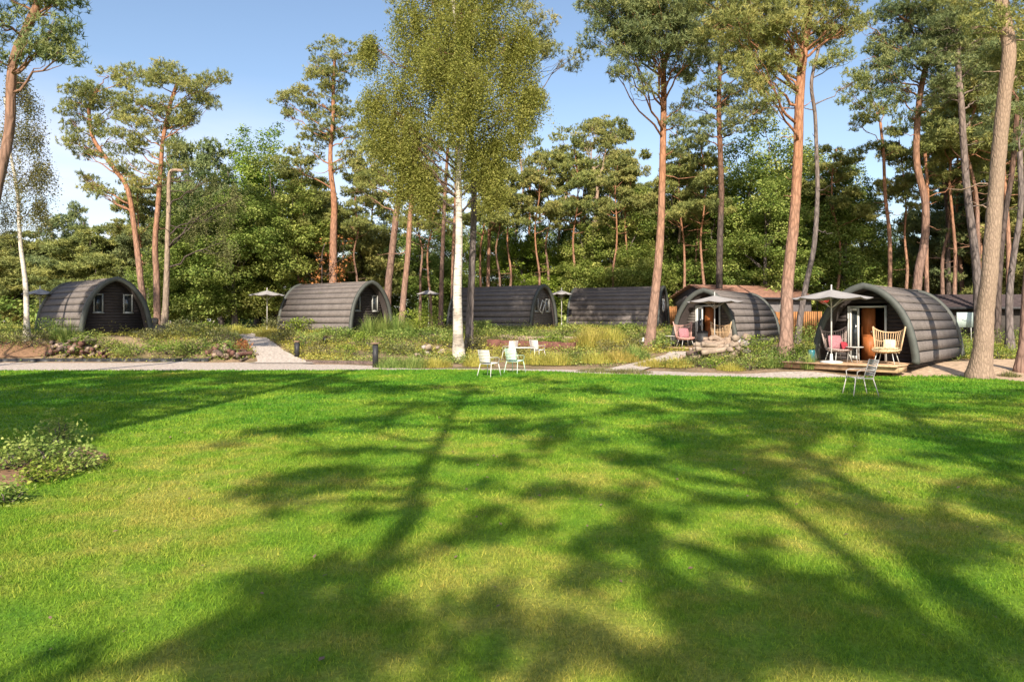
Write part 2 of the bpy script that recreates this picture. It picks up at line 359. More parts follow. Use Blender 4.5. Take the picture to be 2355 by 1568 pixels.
ribbon('side_path',[(21.6,1370,1470),(22.6,1400,1490),(24,1445,1530),(25.5,1490,1580),(27,1530,1620),(28,1540,1640)],.03,M['path'])
strip('sand_patch',[(2050,19.0),(2200,19.4),(2354,17.3),(2900,16)],[(2050,20.3),(2150,22.5),(2354,24),(2900,22)],.008,M['sand'])
# lawn sheet: near boundary behind the camera, far boundary the edge curve
vs=np.arange(-900,3601,25); ev=edge(vs)+np.sin(vs*.09)*.04+np.sin(vs*.031)*.05
EX=XD(vs,ev)
def lawn_far(x): return np.interp(x,EX,ev)
xs=np.concatenate([[-60,-45,-36],np.arange(-31,31.1,.5),[36,45,60]])
rowsY=np.linspace(0,1,40)
X=np.tile(xs,(40,1)); Yf=lawn_far(np.clip(xs,EX[0],EX[-1])); Y=-18+(Yf+18)[None,:]*rowsY[:,None]
V=np.stack([X,Y,np.full_like(X,.016)],-1).reshape(-1,3); nx=len(xs)
i=np.arange(39)[:,None]*nx+np.arange(nx-1)[None,:]; Fq=np.stack([i,i+1,i+1+nx,i+nx],-1).reshape(-1)
me=mesh_np('lawn',V,Fq,np.arange(0,len(Fq),4),None,True); me.materials.append(M['lawn'])
tag(bpy.data.objects.new('lawn',me),kind='structure'); COL.objects.link(bpy.data.objects['lawn'])

def soil_bed(x,y): # planting bed at the left of the lawn
    return ((x+5.35)/.75)**2+((y-7.1)/1.5)**2<1
def blades():
    b=MB()
    for d0,d1,dens,h,w in ((2.2,4,13000,.017,.0022),(4,6,8500,.019,.0029),(6,9,4000,.022,.0043),(9,13,1400,.028,.008),(13,22.4,560,.032,.013)):
        # sample in the visible wedge and a margin to each side
        area=(d1*d1-d0*d0)*.5*2*.9; n=int(area*dens)
        y=np.sqrt(rng.uniform(d0*d0,d1*d1,n)); x=rng.uniform(-.9,.9,n)*y
        k=(y<lawn_far(x)+.05)&~soil_bed(x,y); x,y=x[k],y[k]
        # tufted: thin where a low frequency pattern says bare
        q=np.sin(x*5.1+np.sin(y*3.3)*1.7)*np.sin(y*4.3+np.sin(x*2.9)*1.5); k=rng.random(len(x))<.75+.35*q; x,y,q=x[k],y[k],q[k]; n=len(x)
        hh=h*rng.lognormal(0,.35,n)*(1+.15*q); ww=w*rng.uniform(.6,1.3,n); a=rng.uniform(0,2*PI,n)
        lean=rng.normal(0,.55,(n,2))*hh[:,None]
        P=np.stack([x,y,np.full(n,.016)],-1); side=np.stack([np.cos(a),np.sin(a),np.zeros(n)],-1)*ww[:,None]
        tip=P+np.concatenate([lean,hh[:,None]],1)
        b.tris(np.stack([P-side,P+side,tip],1),rng.random(n))
    o=b.build('grass',M['blade']); tag(o,'short green and yellowing lawn grass across the foreground','grass',kind='stuff')
blades()

# ------------------------------------------------------------------ foliage generators
def rand_unit(n):
    v=rng.normal(size=(n,3)); return v/np.linalg.norm(v,axis=1)[:,None]
def in_ell(n,c,r,shell=.45):
    u=rand_unit(n); t=rng.uniform(shell**3,1,n)**(1/3); return np.asarray(c)+u*t[:,None]*np.asarray(r)
def pine_tufts(b,P,size,needles=12,up=.5,tint=None,w=.03):
    """brushes of needles at points P"""
    n=len(P); ax=rand_unit(n)*.8; ax[:,2]=np.abs(ax[:,2])*.7+up; ax/=np.linalg.norm(ax,axis=1)[:,None]
    base=np.repeat(P,needles,0); A=np.repeat(ax,needles,0); m=n*needles
    s=size*rng.uniform(.6,1.2,m); off=rng.uniform(-.5,.4,m)
    d=A*.55+rand_unit(m)*.85; d/=np.linalg.norm(d,axis=1)[:,None]
    base=base+A*(off*size)[:,None]; tip=base+d*s[:,None]
    sd=np.cross(d,rand_unit(m)); sd/=np.linalg.norm(sd,axis=1)[:,None]+1e-9; sd*=(w*rng.uniform(.6,1.3,m))[:,None]
    if tint is None: tint=rng.random(n)
    t=np.clip(np.repeat(tint,needles)*.7+rng.random(m)*.35,0,1)
    b.tris(np.stack([base-sd,base+sd,tip],1),t)
def leaves(b,P,size,tint,outward=None,asp=.6,flat=.5):
    n=len(P); nr=rand_unit(n); nr[:,2]=np.abs(nr[:,2])+flat
    if outward is not None: nr=nr+outward*.9
    nr/=np.linalg.norm(nr,axis=1)[:,None]
    u=np.cross(nr,rand_unit(n)); u/=np.linalg.norm(u,axis=1)[:,None]+1e-9; v=np.cross(nr,u)
    s=(size*rng.uniform(.6,1.35,n))[:,None]
    b.tris(np.stack([P-u*s,P-v*s*asp+nr*s*.15,P+u*s,P+v*s*asp+nr*s*.15],1),tint)
def pine_blob(b,c,r,dens=1.0,size=.27,pad=.75,needles=12,w=.028,flat=.42,fill=1.0):
    vol=r[0]*r[1]*r[2]; K=max(4,int((vol**.62)*8.5*dens)); pc=in_ell(K,c,r,.3)
    for p in pc:
        pr=pad*rng.uniform(.55,1.2); n=int(fill*(44*(pr/.75)**2+6))+1
        q=in_ell(n,p,(pr,pr,pr*flat),.1); pine_tufts(b,q,size,needles,.5,np.clip(rng.normal(.5,.2)+rng.normal(0,.12,n),0,1),w)
def leaf_blob(b,c,r,dens=1.0,size=.13,pad=.7,shell=.6,flat=.5):
    area=(r[0]*r[1]+r[1]*r[2]+r[0]*r[2])/3; K=max(6,int(area*5.0*dens/(pad*pad*2))); pc=in_ell(K,c,r,shell); c=np.asarray(c)
    for p in pc:
        pr=pad*rng.uniform(.5,1.3); n=int(46*dens*(pr/.7)**2*(.13/size)**1.1)+6
        q=in_ell(n,p,(pr,pr,pr*.6),.3); o=(q-c)/np.asarray(r)
        leaves(b,q,size,np.clip(rng.normal(.48,.2)+rng.normal(0,.16,n),0,1),o*.6,flat=flat)
def birch_blob(b,c,r,n=60,size=.055,length=1.1,per=16):
    st=in_ell(n,c,r,.15)
    for p in st:
        l=length*rng.uniform(.4,1.3); dx=rng.normal(0,.22,2)*l; t=np.linspace(0,1,per)
        q=p+np.stack([dx[0]*np.sqrt(t),dx[1]*np.sqrt(t),-l*t**1.2],-1); q=np.repeat(q,3,0)+rng.normal(0,.08,(per*3,3))
        leaves(b,q,size,np.clip(rng.normal(.5,.18)+rng.normal(0,.18,len(q)),0,1),None,.7,.2)
def limb(b,a,c,r0,r1,sag=.12,n=5,kink=.08):
    a=np.asarray(a,float); c=np.asarray(c,float); L=np.linalg.norm(c-a); t=np.linspace(0,1,7)[:,None]
    P=a+(c-a)*t; P[:,2]+=(np.sin(t[:,0]*PI)*-sag*L*.5); P[1:-1]+=rng.normal(0,kink*L*.35,(5,3))
    b.tube(P,np.linspace(r0,r1,7),n)
    return P

def taper_trunk(b,P,w0,w1,n=12,flare=1.6):
    S=spline(P,7); t=np.linspace(0,1,len(S)); R=w1+(w0-w1)*(1-t)**1.9
    z=S[:,2]-S[0,2]; R=R*(1+(flare-1)*np.exp(-np.maximum(z,0)/.32))
    S[0,2]-=.25
    b.tube(S,R,n,noise=.05); return S,R

def blob(vx,vy,rpx,D,ry=None,dy=0.0,depth=None):
    """an ellipsoid of foliage: picture place, radius in picture units, distance -> world"""
    c=at(vx,vy,D+dy); rx=rpx/F*D; rz=(ry if ry else rpx*.55)/F*D; return c,(rx,depth if depth else min(rx,rx*.6+.5),rz)

def tree(name,label,group,cat,trunk,D,wpx,wtop,blobs,bark,leafm,kind='pine',dens=1.0,extra_limbs=0,dead=0,crown_name='crown',limbs=True):
    """trunk: [(vx,vy)...] from the foot up; blobs: (vx,vy,rpx,rypx,dy)"""
    v0=trunk[0]; x0=XD(v0[0],D); z0=h1(x0,D); 
    P=[np.array([x0,D,z0])]; bend=0
    for (vx,vy) in trunk[1:]:
        p=at(vx,vy,D); bend+=rng.normal(0,.12); p[1]+=bend; P.append(p)
    root=thing(name,(x0,D,z0),0,label,cat,group)
    tb=MB(); br=tb; w0=wpx/F*D/2*.8; w1=wtop/F*D/2*.8
    S,R=taper_trunk(tb,P,w0,w1,14 if wpx>25 else 9)
    nf=len(tb.st); cb=MB(); px=D/F
    for bl in blobs:
        vx,vy,rp=bl[:3]; ry=bl[3] if len(bl)>3 else None; dy=bl[4] if len(bl)>4 else rng.uniform(-.25,.25)*rp*px
        c,r=blob(vx,vy,rp,D,ry,dy)
        if kind=='pine': r=(r[0]*1.16,r[1]*1.25,r[2]*1.38)
        if limbs:
            hd=np.linalg.norm(S[:,:2]-c[:2],axis=1); want=c[2]-(.62 if kind=='pine' else .8)*hd
            j=int(np.argmin(np.abs(S[:,2]-want)+hd*.3)); j=max(j,int(len(S)*.25))
            Q=limb(br,S[j],c,min(R[j]*.38,.065),.014,sag=.05 if kind=='pine' else -.1)
            for k in range(5):
                q=in_ell(1,c,np.array(r)*.8,.6)[0]; limb(br,Q[rng.integers(3,7)],q,.016,.006,n=4)
        if kind=='pine': pine_blob(cb,c,r,dens,size=max(.17,min(.26,4.6*px)),w=max(.014,.72*px),pad=.55)
        elif kind=='birch': birch_blob(cb,c,r,int(118*dens*max(1,(r[0]*r[1]*r[2])**.55)),size=max(.034,1.65*px))
        else: leaf_blob(cb,c,r,dens,size=max(.08,3.2*px),pad=max(.5,r[0]*.33))
    for k in range(dead):
        j=int(len(S)*rng.uniform(.35,.8)); a=rng.uniform(0,2*PI); l=rng.uniform(.5,1.8)
        limb(tb,S[j],S[j]+np.array([math.cos(a)*l,math.sin(a)*l*.6,rng.uniform(-.2,.5)]),.03,.006,n=4)
    to=tb.build('trunk',bark,root,local=False,smooth=True)
    if kind=='birch':
        to.data.materials.append(M['bark_dark']); to.data.polygons.foreach_set('material_index',np.r_[np.zeros(nf,np.int32),np.ones(len(to.data.polygons)-nf,np.int32)])
    if cb.v: cb.build(crown_name,leafm,root,local=False)
    return root
PG='tall pines among the cabins'
nd,ndk=M['needles'],M['needles_dark']
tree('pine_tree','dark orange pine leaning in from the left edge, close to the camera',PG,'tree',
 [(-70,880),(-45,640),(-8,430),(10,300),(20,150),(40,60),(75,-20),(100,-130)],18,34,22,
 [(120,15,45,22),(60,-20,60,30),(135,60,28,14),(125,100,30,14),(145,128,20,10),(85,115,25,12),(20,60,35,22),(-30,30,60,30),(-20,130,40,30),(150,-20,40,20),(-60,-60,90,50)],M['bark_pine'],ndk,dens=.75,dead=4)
tree('birch_tree','slim silvery birch with thin hanging twigs left of the leftmost cabin','birches','tree',
 [(62,755),(55,660),(45,560),(35,440),(28,350),(22,290),(20,230)],28.5,16,6,
 [(60,230,32,35),(30,300,35,40),(80,310,25,30),(60,400,45,40),(100,390,22,30),(20,480,40,35),(95,470,18,25),(-10,380,30,50),(45,180,20,20)],M['bark_birch'],M['leaf_olive'],'birch',.42)
tree('pine_tree','pine whose orange trunk bends sharply left under a split crown',PG,'tree',
 [(338,715),(325,640),(312,560),(292,440),(262,390),(228,345),(210,315),(200,280),(208,240),(235,200)],38,19,9,
 [(215,205,50,22),(185,215,30,15),(250,175,42,18),(310,170,35,16),(180,260,28,28),(165,320,22,12),(210,340,25,14),(195,352,30,10),(290,215,30,15),(230,290,22,14),(205,425,26,15),(232,445,20,12),(190,405,18,10),(280,400,18,14),(180,235,35,22),(230,230,40,20),(170,290,24,24),(280,250,40,18),(260,310,35,20)],M['bark_orange'],nd,dens=1.0,dead=4)
tree('pine_tree','straight pine with a broad flat crown right of the bent pine',PG,'tree',
 [(362,728),(360,640),(360,560),(366,470),(368,380),(374,320),(388,240),(406,180)],36,20,10,
 [(420,195,55,20),(350,185,35,16),(480,200,42,16),(505,180,22,8),(390,160,25,12),(370,235,40,16),(310,235,40,14),(440,245,25,14),(480,235,20,10),(300,290,42,18),(350,300,45,20),(420,290,22,14),(320,340,40,20),(380,360,40,25),(290,375,35,18),(440,275,12,14),(330,410,30,16),(385,410,30,16),(450,210,50,16),(400,170,45,16),(340,260,50,22),(290,330,35,22),(400,270,35,16)],M['bark_orange'],nd,dens=1.0,dead=5)
tree('dead_pine','bare topped pine with grey drooping twigs beside the straight pine',PG,'tree',
 [(378,735),(385,660),(391,560),(393,470),(395,420),(402,397),(425,395)],35,19,9,
 [(470,420,35,25),(500,480,40,45),(545,450,25,35),(450,500,30,40),(520,560,30,40)],M['bark_pale'],M['leaf_olive'],'birch',.22,dead=9)
tree('pine_tree','pine with reddish trunk standing behind the second cabin',PG,'tree',
 [(765,655),(766,560),(768,470),(762,400),(760,350),(766,270),(767,200),(770,140)],44,25,9,
 [(765,130,42,28),(770,160,50,25),(740,210,50,20),(790,290,35,20),(750,300,40,20),(720,150,25,14),(810,115,28,16),(760,185,45,20),(690,215,40,16),(650,230,22,12),(740,240,50,20),(660,265,30,14),(800,250,40,20),(720,290,45,20),(700,340,45,25),(830,300,30,18),(680,380,45,30),(820,345,30,18),(790,380,20,12)],M['bark_orange'],nd,dens=.9,dead=5)
tree('rust_ivy','rust brown withered growth around a reddish trunk behind the second cabin',None,'dead foliage',
 [(742,660),(740,600),(745,560)],43.5,5,3,[(735,600,22,60),(790,590,14,60),(715,640,22,25),(760,630,30,35)],M['bark_dark'],M['leaf_rust'],'leaf',.35)
tree('pine_tree','pale pink pine trunk directly right of the second cabin',PG,'tree',
 [(888,735),(893,660),(903,580),(913,490),(922,420),(926,370),(932,300)],38,24,15,
 [(870,395,40,28),(850,420,30,22),(905,360,40,25),(850,350,35,25),(830,440,30,15),(960,330,40,30)],M['bark_pine'],nd,dens=.9,dead=3)
tree('pine_tree','orange pine trunk leaning just right of the pale pink trunk',PG,'tree',
 [(922,735),(928,670),(937,590),(942,500),(949,430),(951,380),(955,300)],37,19,13,
 [(990,360,40,30),(960,300,45,30),(1010,310,30,25),(930,270,35,25)],M['bark_orange'],nd,dens=.8,dead=3)
BB=[(1000,30,90,60),(1110,20,90,60),(940,60,50,60),(1170,80,60,55),(1060,90,90,60),(960,160,70,65),(900,210,55,50),(860,230,35,35),(1040,190,90,60),(1130,170,80,65),(1190,170,45,60),(1200,90,35,50),(920,290,60,50),(880,290,40,35),(1000,270,70,45),(1100,250,70,50),(1180,260,45,55),(930,350,45,40),(970,390,30,35),(1110,330,45,40),(1160,330,40,35),(1020,-60,120,50),(1120,-70,90,50),(850,100,18,25),(1220,210,25,30),(1130,400,25,40),(1050,130,80,60),(990,120,70,60)]
tree('birch_tree','big golden green birch with white trunk in the centre of the view','birches','tree',
 [(1055,828),(1053,740),(1053,650),(1056,560),(1055,470),(1056,400),(1062,330),(1064,270),(1060,180),(1050,80),(1040,-60)],27,31,11,BB+[(930,420,35,30),(980,440,30,25),(1140,420,30,35),(1090,370,50,45),(900,330,50,40),(1050,250,50,50,-1.5),(1020,120,60,50,-1.5),(1090,180,60,60,-1.8),(1060,30,60,50,-1.5)],M['bark_birch'],M['leaf_birch'],'birch',1.0)
tree('pine_tree','grey shaded trunk right behind the white birch, its branch reaching right',PG,'tree',
 [(1078,800),(1080,720),(1084,640),(1088,540),(1090,430),(1085,330),(1075,220),(1080,100),(1085,0)],29.5,24,14,
 [(1270,128,40,14),(1310,138,28,12),(1230,120,40,18),(1230,60,30,18),(1240,235,18,12),(1250,90,25,15),(1160,30,70,40),(1150,120,60,30),(960,0,60,30),(1070,-40,90,40),(1215,280,20,20)],M['bark_grey'],nd,dens=.9)
tree('pine_tree','narrow pine trunk left of the white birch behind the third cabin',PG,'tree',
 [(1013,735),(1015,640),(1018,560),(1022,470),(1026,400),(1030,340)],38,15,9,
 [(1010,440,28,25),(1050,390,30,25),(990,350,35,25),(1060,320,30,25)],M['bark_pine'],nd,dens=.8,dead=4)
tree('pine_tree','thin orange pine close against the left side of the white birch',PG,'tree',
 [(1040,700),(1042,600),(1046,500),(1050,400),(1050,340)],42,11,8,[(1040,350,30,25),(1090,420,25,22)],M['bark_orange'],nd,dens=.7)
far=[('thin golden pine trunk a little right of the grey trunk',[(1120,650),(1124,560),(1129,460),(1132,390)],50,12,[(1135,350,30,30),(1110,400,20,20)],'bark_orange'),
 ('spindly pine with slight kink rising above the third cabin',[(1176,650),(1184,560),(1198,470),(1203,430),(1195,360)],54,10,[(1195,330,28,25),(1220,360,25,22),(1215,300,20,18),(1180,400,18,18)],'bark_pale'),
 ('straight thin pine right of the kinked spindly one',[(1217,640),(1217,520),(1218,420),(1215,370)],56,9,[(1235,340,22,20),(1215,395,20,22),(1235,400,18,18)],'bark_orange'),
 ('faint pine trunk between the spindly group and the twisted pine',[(1240,640),(1241,520),(1242,430)],60,8,[(1245,370,18,18),(1262,400,16,20)],'bark_orange'),
 ('twisted pale pine with crooked upper stem',[(1278,640),(1285,540),(1298,470),(1304,420),(1290,370),(1302,335)],55,9,[(1290,320,26,20),(1275,350,22,20),(1310,350,20,20),(1275,430,16,16)],'bark_pale'),
 ('forked pine with domed crown above the fourth cabin',[(1355,665),(1363,580),(1370,500),(1374,420),(1362,375)],50,14,[(1370,290,32,18),(1355,310,35,20),(1400,310,35,20),(1345,340,22,25),(1385,350,45,28),(1420,350,25,28),(1440,390,25,22),(1400,400,30,20)],'bark_pale'),
 ('slight pine half hidden by leaves left of the pink cushioned porch',[(1555,640),(1560,560),(1575,450),(1580,400)],50,9,[(1560,380,30,25),(1590,350,30,22),(1570,320,25,18)],'bark_pale'),
 ('short slim trunk just behind the tiled roof house',[(1594,660),(1598,600),(1603,540),(1600,480)],49,8,[(1600,450,25,25),(1580,420,25,20)],'bark_orange'),
 ('slim pine in the clear gap left of the rightmost cabin, under a lacy crown',[(2044,665),(2043,560),(2036,450),(2028,360),(2020,285)],42,13,[(2000,200,45,22),(1960,220,35,20),(2040,230,35,20),(2010,260,50,22),(1975,290,35,22),(2050,290,30,18),(2000,330,35,16),(2060,345,16,10),(1990,170,30,15)],'bark_orange'),
 ('thin pale orange trunk behind the leaning pine above the right cabin',[(2132,680),(2131,560),(2129,440),(2126,330)],40,14,[(2170,330,35,25),(2150,400,25,16),(2180,270,35,22),(2200,420,30,25)],'bark_orange'),
]
for lab,tr,D,w,bl,bk in far:
    t_=tree('pine_tree',lab,'slender pines in the background','tree',tr,D,w,w*.6,bl,M[bk],nd,dens=.75,dead=4)
    if 'forked' in lab:
        fb=MB(); limb(fb,at(1374,425,50),at(1392,350,50),.13,.05,sag=-.05,n=7); fb.build('fork',M[bk],t_,local=False,smooth=True)
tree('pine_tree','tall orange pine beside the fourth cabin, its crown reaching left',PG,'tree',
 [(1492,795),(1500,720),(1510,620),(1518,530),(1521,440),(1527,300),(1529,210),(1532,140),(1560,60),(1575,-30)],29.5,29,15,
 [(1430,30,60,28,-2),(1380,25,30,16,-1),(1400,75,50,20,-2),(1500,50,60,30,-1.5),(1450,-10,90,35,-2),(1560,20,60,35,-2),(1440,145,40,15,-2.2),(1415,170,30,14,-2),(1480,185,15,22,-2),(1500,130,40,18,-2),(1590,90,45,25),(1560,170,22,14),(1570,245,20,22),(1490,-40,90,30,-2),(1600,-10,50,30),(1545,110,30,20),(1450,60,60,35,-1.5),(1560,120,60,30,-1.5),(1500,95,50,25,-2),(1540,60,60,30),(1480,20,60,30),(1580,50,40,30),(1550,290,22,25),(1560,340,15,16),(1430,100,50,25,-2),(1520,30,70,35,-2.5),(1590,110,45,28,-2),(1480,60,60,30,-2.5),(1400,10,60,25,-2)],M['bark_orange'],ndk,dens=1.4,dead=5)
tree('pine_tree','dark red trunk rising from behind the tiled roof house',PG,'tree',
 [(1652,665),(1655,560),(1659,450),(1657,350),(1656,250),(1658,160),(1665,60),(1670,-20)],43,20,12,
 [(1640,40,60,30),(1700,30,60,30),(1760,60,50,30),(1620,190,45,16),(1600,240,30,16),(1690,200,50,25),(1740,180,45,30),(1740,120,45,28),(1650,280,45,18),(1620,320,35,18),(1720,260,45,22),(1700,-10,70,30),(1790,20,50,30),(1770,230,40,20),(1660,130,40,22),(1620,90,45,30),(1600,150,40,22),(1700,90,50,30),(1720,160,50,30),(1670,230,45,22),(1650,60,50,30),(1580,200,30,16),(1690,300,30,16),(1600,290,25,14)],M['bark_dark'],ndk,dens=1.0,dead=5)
tree('pine_tree','thick bright orange pine between the two porch cabins',PG,'tree',
 [(1806,825),(1812,740),(1820,650),(1829,560),(1837,480),(1848,350),(1851,250),(1858,140),(1870,30),(1876,-80)],26,38,24,
 [(1740,130,50,30),(1750,170,35,28),(1700,100,40,25),(1800,20,60,30),(1720,30,60,28),(1930,30,45,35),(1920,70,35,20),(1830,-30,80,35),(1650,10,60,20),(1780,80,40,22),(1680,-30,80,30),(1890,-40,80,30),(1735,150,45,35,-1),(1760,210,35,25,-1),(1780,140,40,30),(1800,80,45,30),(1750,20,60,30),(1950,60,35,25),(1905,30,40,30),(1700,60,50,30,-.8),(1800,50,45,28,-1),(1770,110,45,30,1),(1830,60,35,25,-1),(1900,70,40,25),(1660,50,50,28)],M['bark_orange'],nd,dens=1.3,dead=5)
tree('pine_tree','thinner grey brown pine just behind the thick orange one',PG,'tree',
 [(1832,790),(1842,720),(1855,650),(1870,560),(1880,440),(1884,350),(1880,260),(1868,190),(1885,110),(1895,40)],31,19,9,
 [(1900,100,35,20),(1940,140,35,15),(1920,60,30,18),(1890,150,18,14),(1960,190,25,10),(1900,0,50,25)],M['bark_grey'],nd,dens=.7,dead=7)
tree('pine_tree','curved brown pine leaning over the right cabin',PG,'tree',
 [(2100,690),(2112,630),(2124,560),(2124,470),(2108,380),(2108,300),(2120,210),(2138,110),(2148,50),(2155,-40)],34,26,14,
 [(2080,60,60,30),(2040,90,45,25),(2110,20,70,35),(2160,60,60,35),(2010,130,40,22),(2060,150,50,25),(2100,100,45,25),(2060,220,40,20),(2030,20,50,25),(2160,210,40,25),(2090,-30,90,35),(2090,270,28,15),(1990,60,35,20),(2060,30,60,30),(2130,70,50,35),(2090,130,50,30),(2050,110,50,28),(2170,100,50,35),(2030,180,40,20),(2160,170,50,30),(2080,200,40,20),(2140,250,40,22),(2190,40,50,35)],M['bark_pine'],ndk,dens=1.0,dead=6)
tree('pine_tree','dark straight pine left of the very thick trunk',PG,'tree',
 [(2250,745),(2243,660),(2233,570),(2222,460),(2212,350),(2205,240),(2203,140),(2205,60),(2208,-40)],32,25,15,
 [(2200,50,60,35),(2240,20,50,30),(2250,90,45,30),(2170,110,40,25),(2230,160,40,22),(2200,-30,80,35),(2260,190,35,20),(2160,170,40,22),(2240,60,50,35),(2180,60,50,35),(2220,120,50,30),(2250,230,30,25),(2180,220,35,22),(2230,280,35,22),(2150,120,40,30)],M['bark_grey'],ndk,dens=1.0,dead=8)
tree('pine_tree','very thick pale pine trunk at the right edge of the lawn',PG,'tree',
 [(2251,866),(2257,790),(2262,720),(2268,640),(2279,500),(2288,360),(2294,240),(2301,120),(2306,0),(2310,-150)],19,53,34,
 [(2340,60,45,35),(2330,120,35,25),(2345,180,30,25),(2240,-60,120,50),(2350,-40,70,50),(2370,150,40,30),(2250,60,30,15)],M['bark_big'],nd,dens=.8,dead=5)
tree('pine_tree','pine trunk cut by the right frame edge near the ground',PG,'tree',
 [(2347,853),(2356,780),(2366,700),(2385,500),(2400,300),(2410,100),(2415,-100)],20.3,29,20,
 [(2440,0,90,60),(2400,100,60,40),(2420,220,50,40)],M['bark_pine'],nd,dens=.8)
for lab,tr,D,w,bl,bk in [
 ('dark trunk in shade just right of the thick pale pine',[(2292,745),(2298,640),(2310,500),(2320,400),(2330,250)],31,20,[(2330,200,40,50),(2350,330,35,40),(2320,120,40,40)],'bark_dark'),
 ('speckled grey trunk before the dark cabin at the right',[(2322,765),(2326,690),(2334,600),(2341,480),(2345,350)],27,22,[(2350,260,40,40),(2370,330,30,40)],'bark_grey'),
 ('dark ivy covered trunk in the woods above the right cabin',[(2182,700),(2180,600),(2180,500),(2178,420)],46,16,[(2180,500,20,60),(2182,590,24,50),(2178,420,18,40)],'bark_dark'),
 ('slim reddish trunk leaning behind the dark straight pine',[(2262,640),(2252,560),(2240,480),(2235,420)],44,9,[(2235,380,30,30),(2250,330,30,25)],'bark_orange'),
 ]:
    tree('pine_tree',lab,'pines in the right hand wood','tree',tr,D,w,w*.65,bl,M[bk],ndk,dens=.8,dead=4)

# ------------------------------------------------------------------ background wood: prototypes then copies
def proto_leafy(name,mat,seed,h=10,wide=1.0,kind='leaf'):
    global rng
    rng=np.random.default_rng(seed)
    root=thing(name,(0,0,0),0,'-','tree'); tb=MB(); cb=MB()
    P=[np.array([0,0,0.]),np.array([.1,.1,h*.3]),np.array([rng.normal(0,.3),0,h*.6]),np.array([rng.normal(0,.4),0,h*.85])]
    S,R=taper_trunk(tb,P,.2,.05,8)
    lay=[(.18,.30),(.36,.36),(.55,.34),(.72,.26),(.88,.15)]
    for zf,rf in lay:
        k=4 if zf<.8 else 2
        for i in range(k):
            a=rng.uniform(0,2*PI); rr=rf*h*wide; c=np.array([math.cos(a)*rr*.55,math.sin(a)*rr*.55,h*zf*rng.uniform(.93,1.08)])
            r=np.array([rr*.62,rr*.62,h*.105])*rng.uniform(.75,1.15)
            limb(tb,S[min(len(S)-1,int(len(S)*zf*.8))],c,.06,.015,n=4)
            if kind=='leaf': leaf_blob(cb,c,r,1.9,size=.068,pad=.55,shell=.35)
            else: pine_blob(cb,c,r,.9,size=.26,pad=.8,w=.035,needles=10)
    tb.build('trunk',M['bark_grey'],root,smooth=True); cb.build('crown',mat,root); return root
protos={'a':proto_leafy('leafy_tree',M['leaf'],11,wide=1.0),'b':proto_leafy('leafy_tree',M['leaf'],12,wide=.85),
 'c':proto_leafy('leafy_tree',M['leaf_light'],13,wide=.9),'p':proto_leafy('bushy_pine',M['needles'],14,wide=.95,kind='pine'),'q':proto_leafy('bushy_pine',M['needles_dark'],15,wide=.8,kind='pine')}
def proto_pine(seed,h=15,fork=False):
    global rng
    rng=np.random.default_rng(seed)
    root=thing('tall_pine',(0,0,0),0,'-','tree'); tb=MB(); cb=MB()
    P=[np.array([0,0,0.])]+[np.array([rng.normal(0,.045)*k+.06*k,rng.normal(0,.05)*k,h*k/6]) for k in range(1,7)]
    S,R=taper_trunk(tb,P,.17,.05,8)
    for k in range(15):
        zf=rng.uniform(.64,1.03); a=rng.uniform(0,6.28); rr=(1.08-zf)*h*.26*rng.uniform(.6,1.25)+.3
        j=min(len(S)-1,int(len(S)*min(zf,.98))); c=np.array([S[j][0]+math.cos(a)*rr,S[j][1]+math.sin(a)*rr,h*zf])
        limb(tb,S[max(0,j-3)],c,.04,.012,n=4); pine_blob(cb,c,(rng.uniform(.8,1.4),rng.uniform(.8,1.4),rng.uniform(.4,.7)),.8,size=.24,pad=.6,w=.03,needles=11)
    for k in range(8):
        j=int(len(S)*rng.uniform(.3,.6)); a=rng.uniform(0,6.28); l=rng.uniform(.5,1.6); limb(tb,S[j],S[j]+np.array([math.cos(a)*l,math.sin(a)*l,rng.uniform(-.2,.3)]),.025,.006,n=4)
    tb.build('trunk',M['bark_orange'] if seed%2 else M['bark_pine'],root,smooth=True); cb.build('crown',M['needles'],root); return root
protos['t']=proto_pine(21); protos['u']=proto_pine(22); protos['v']=proto_pine(23)
rng=np.random.default_rng(99)
used=set()
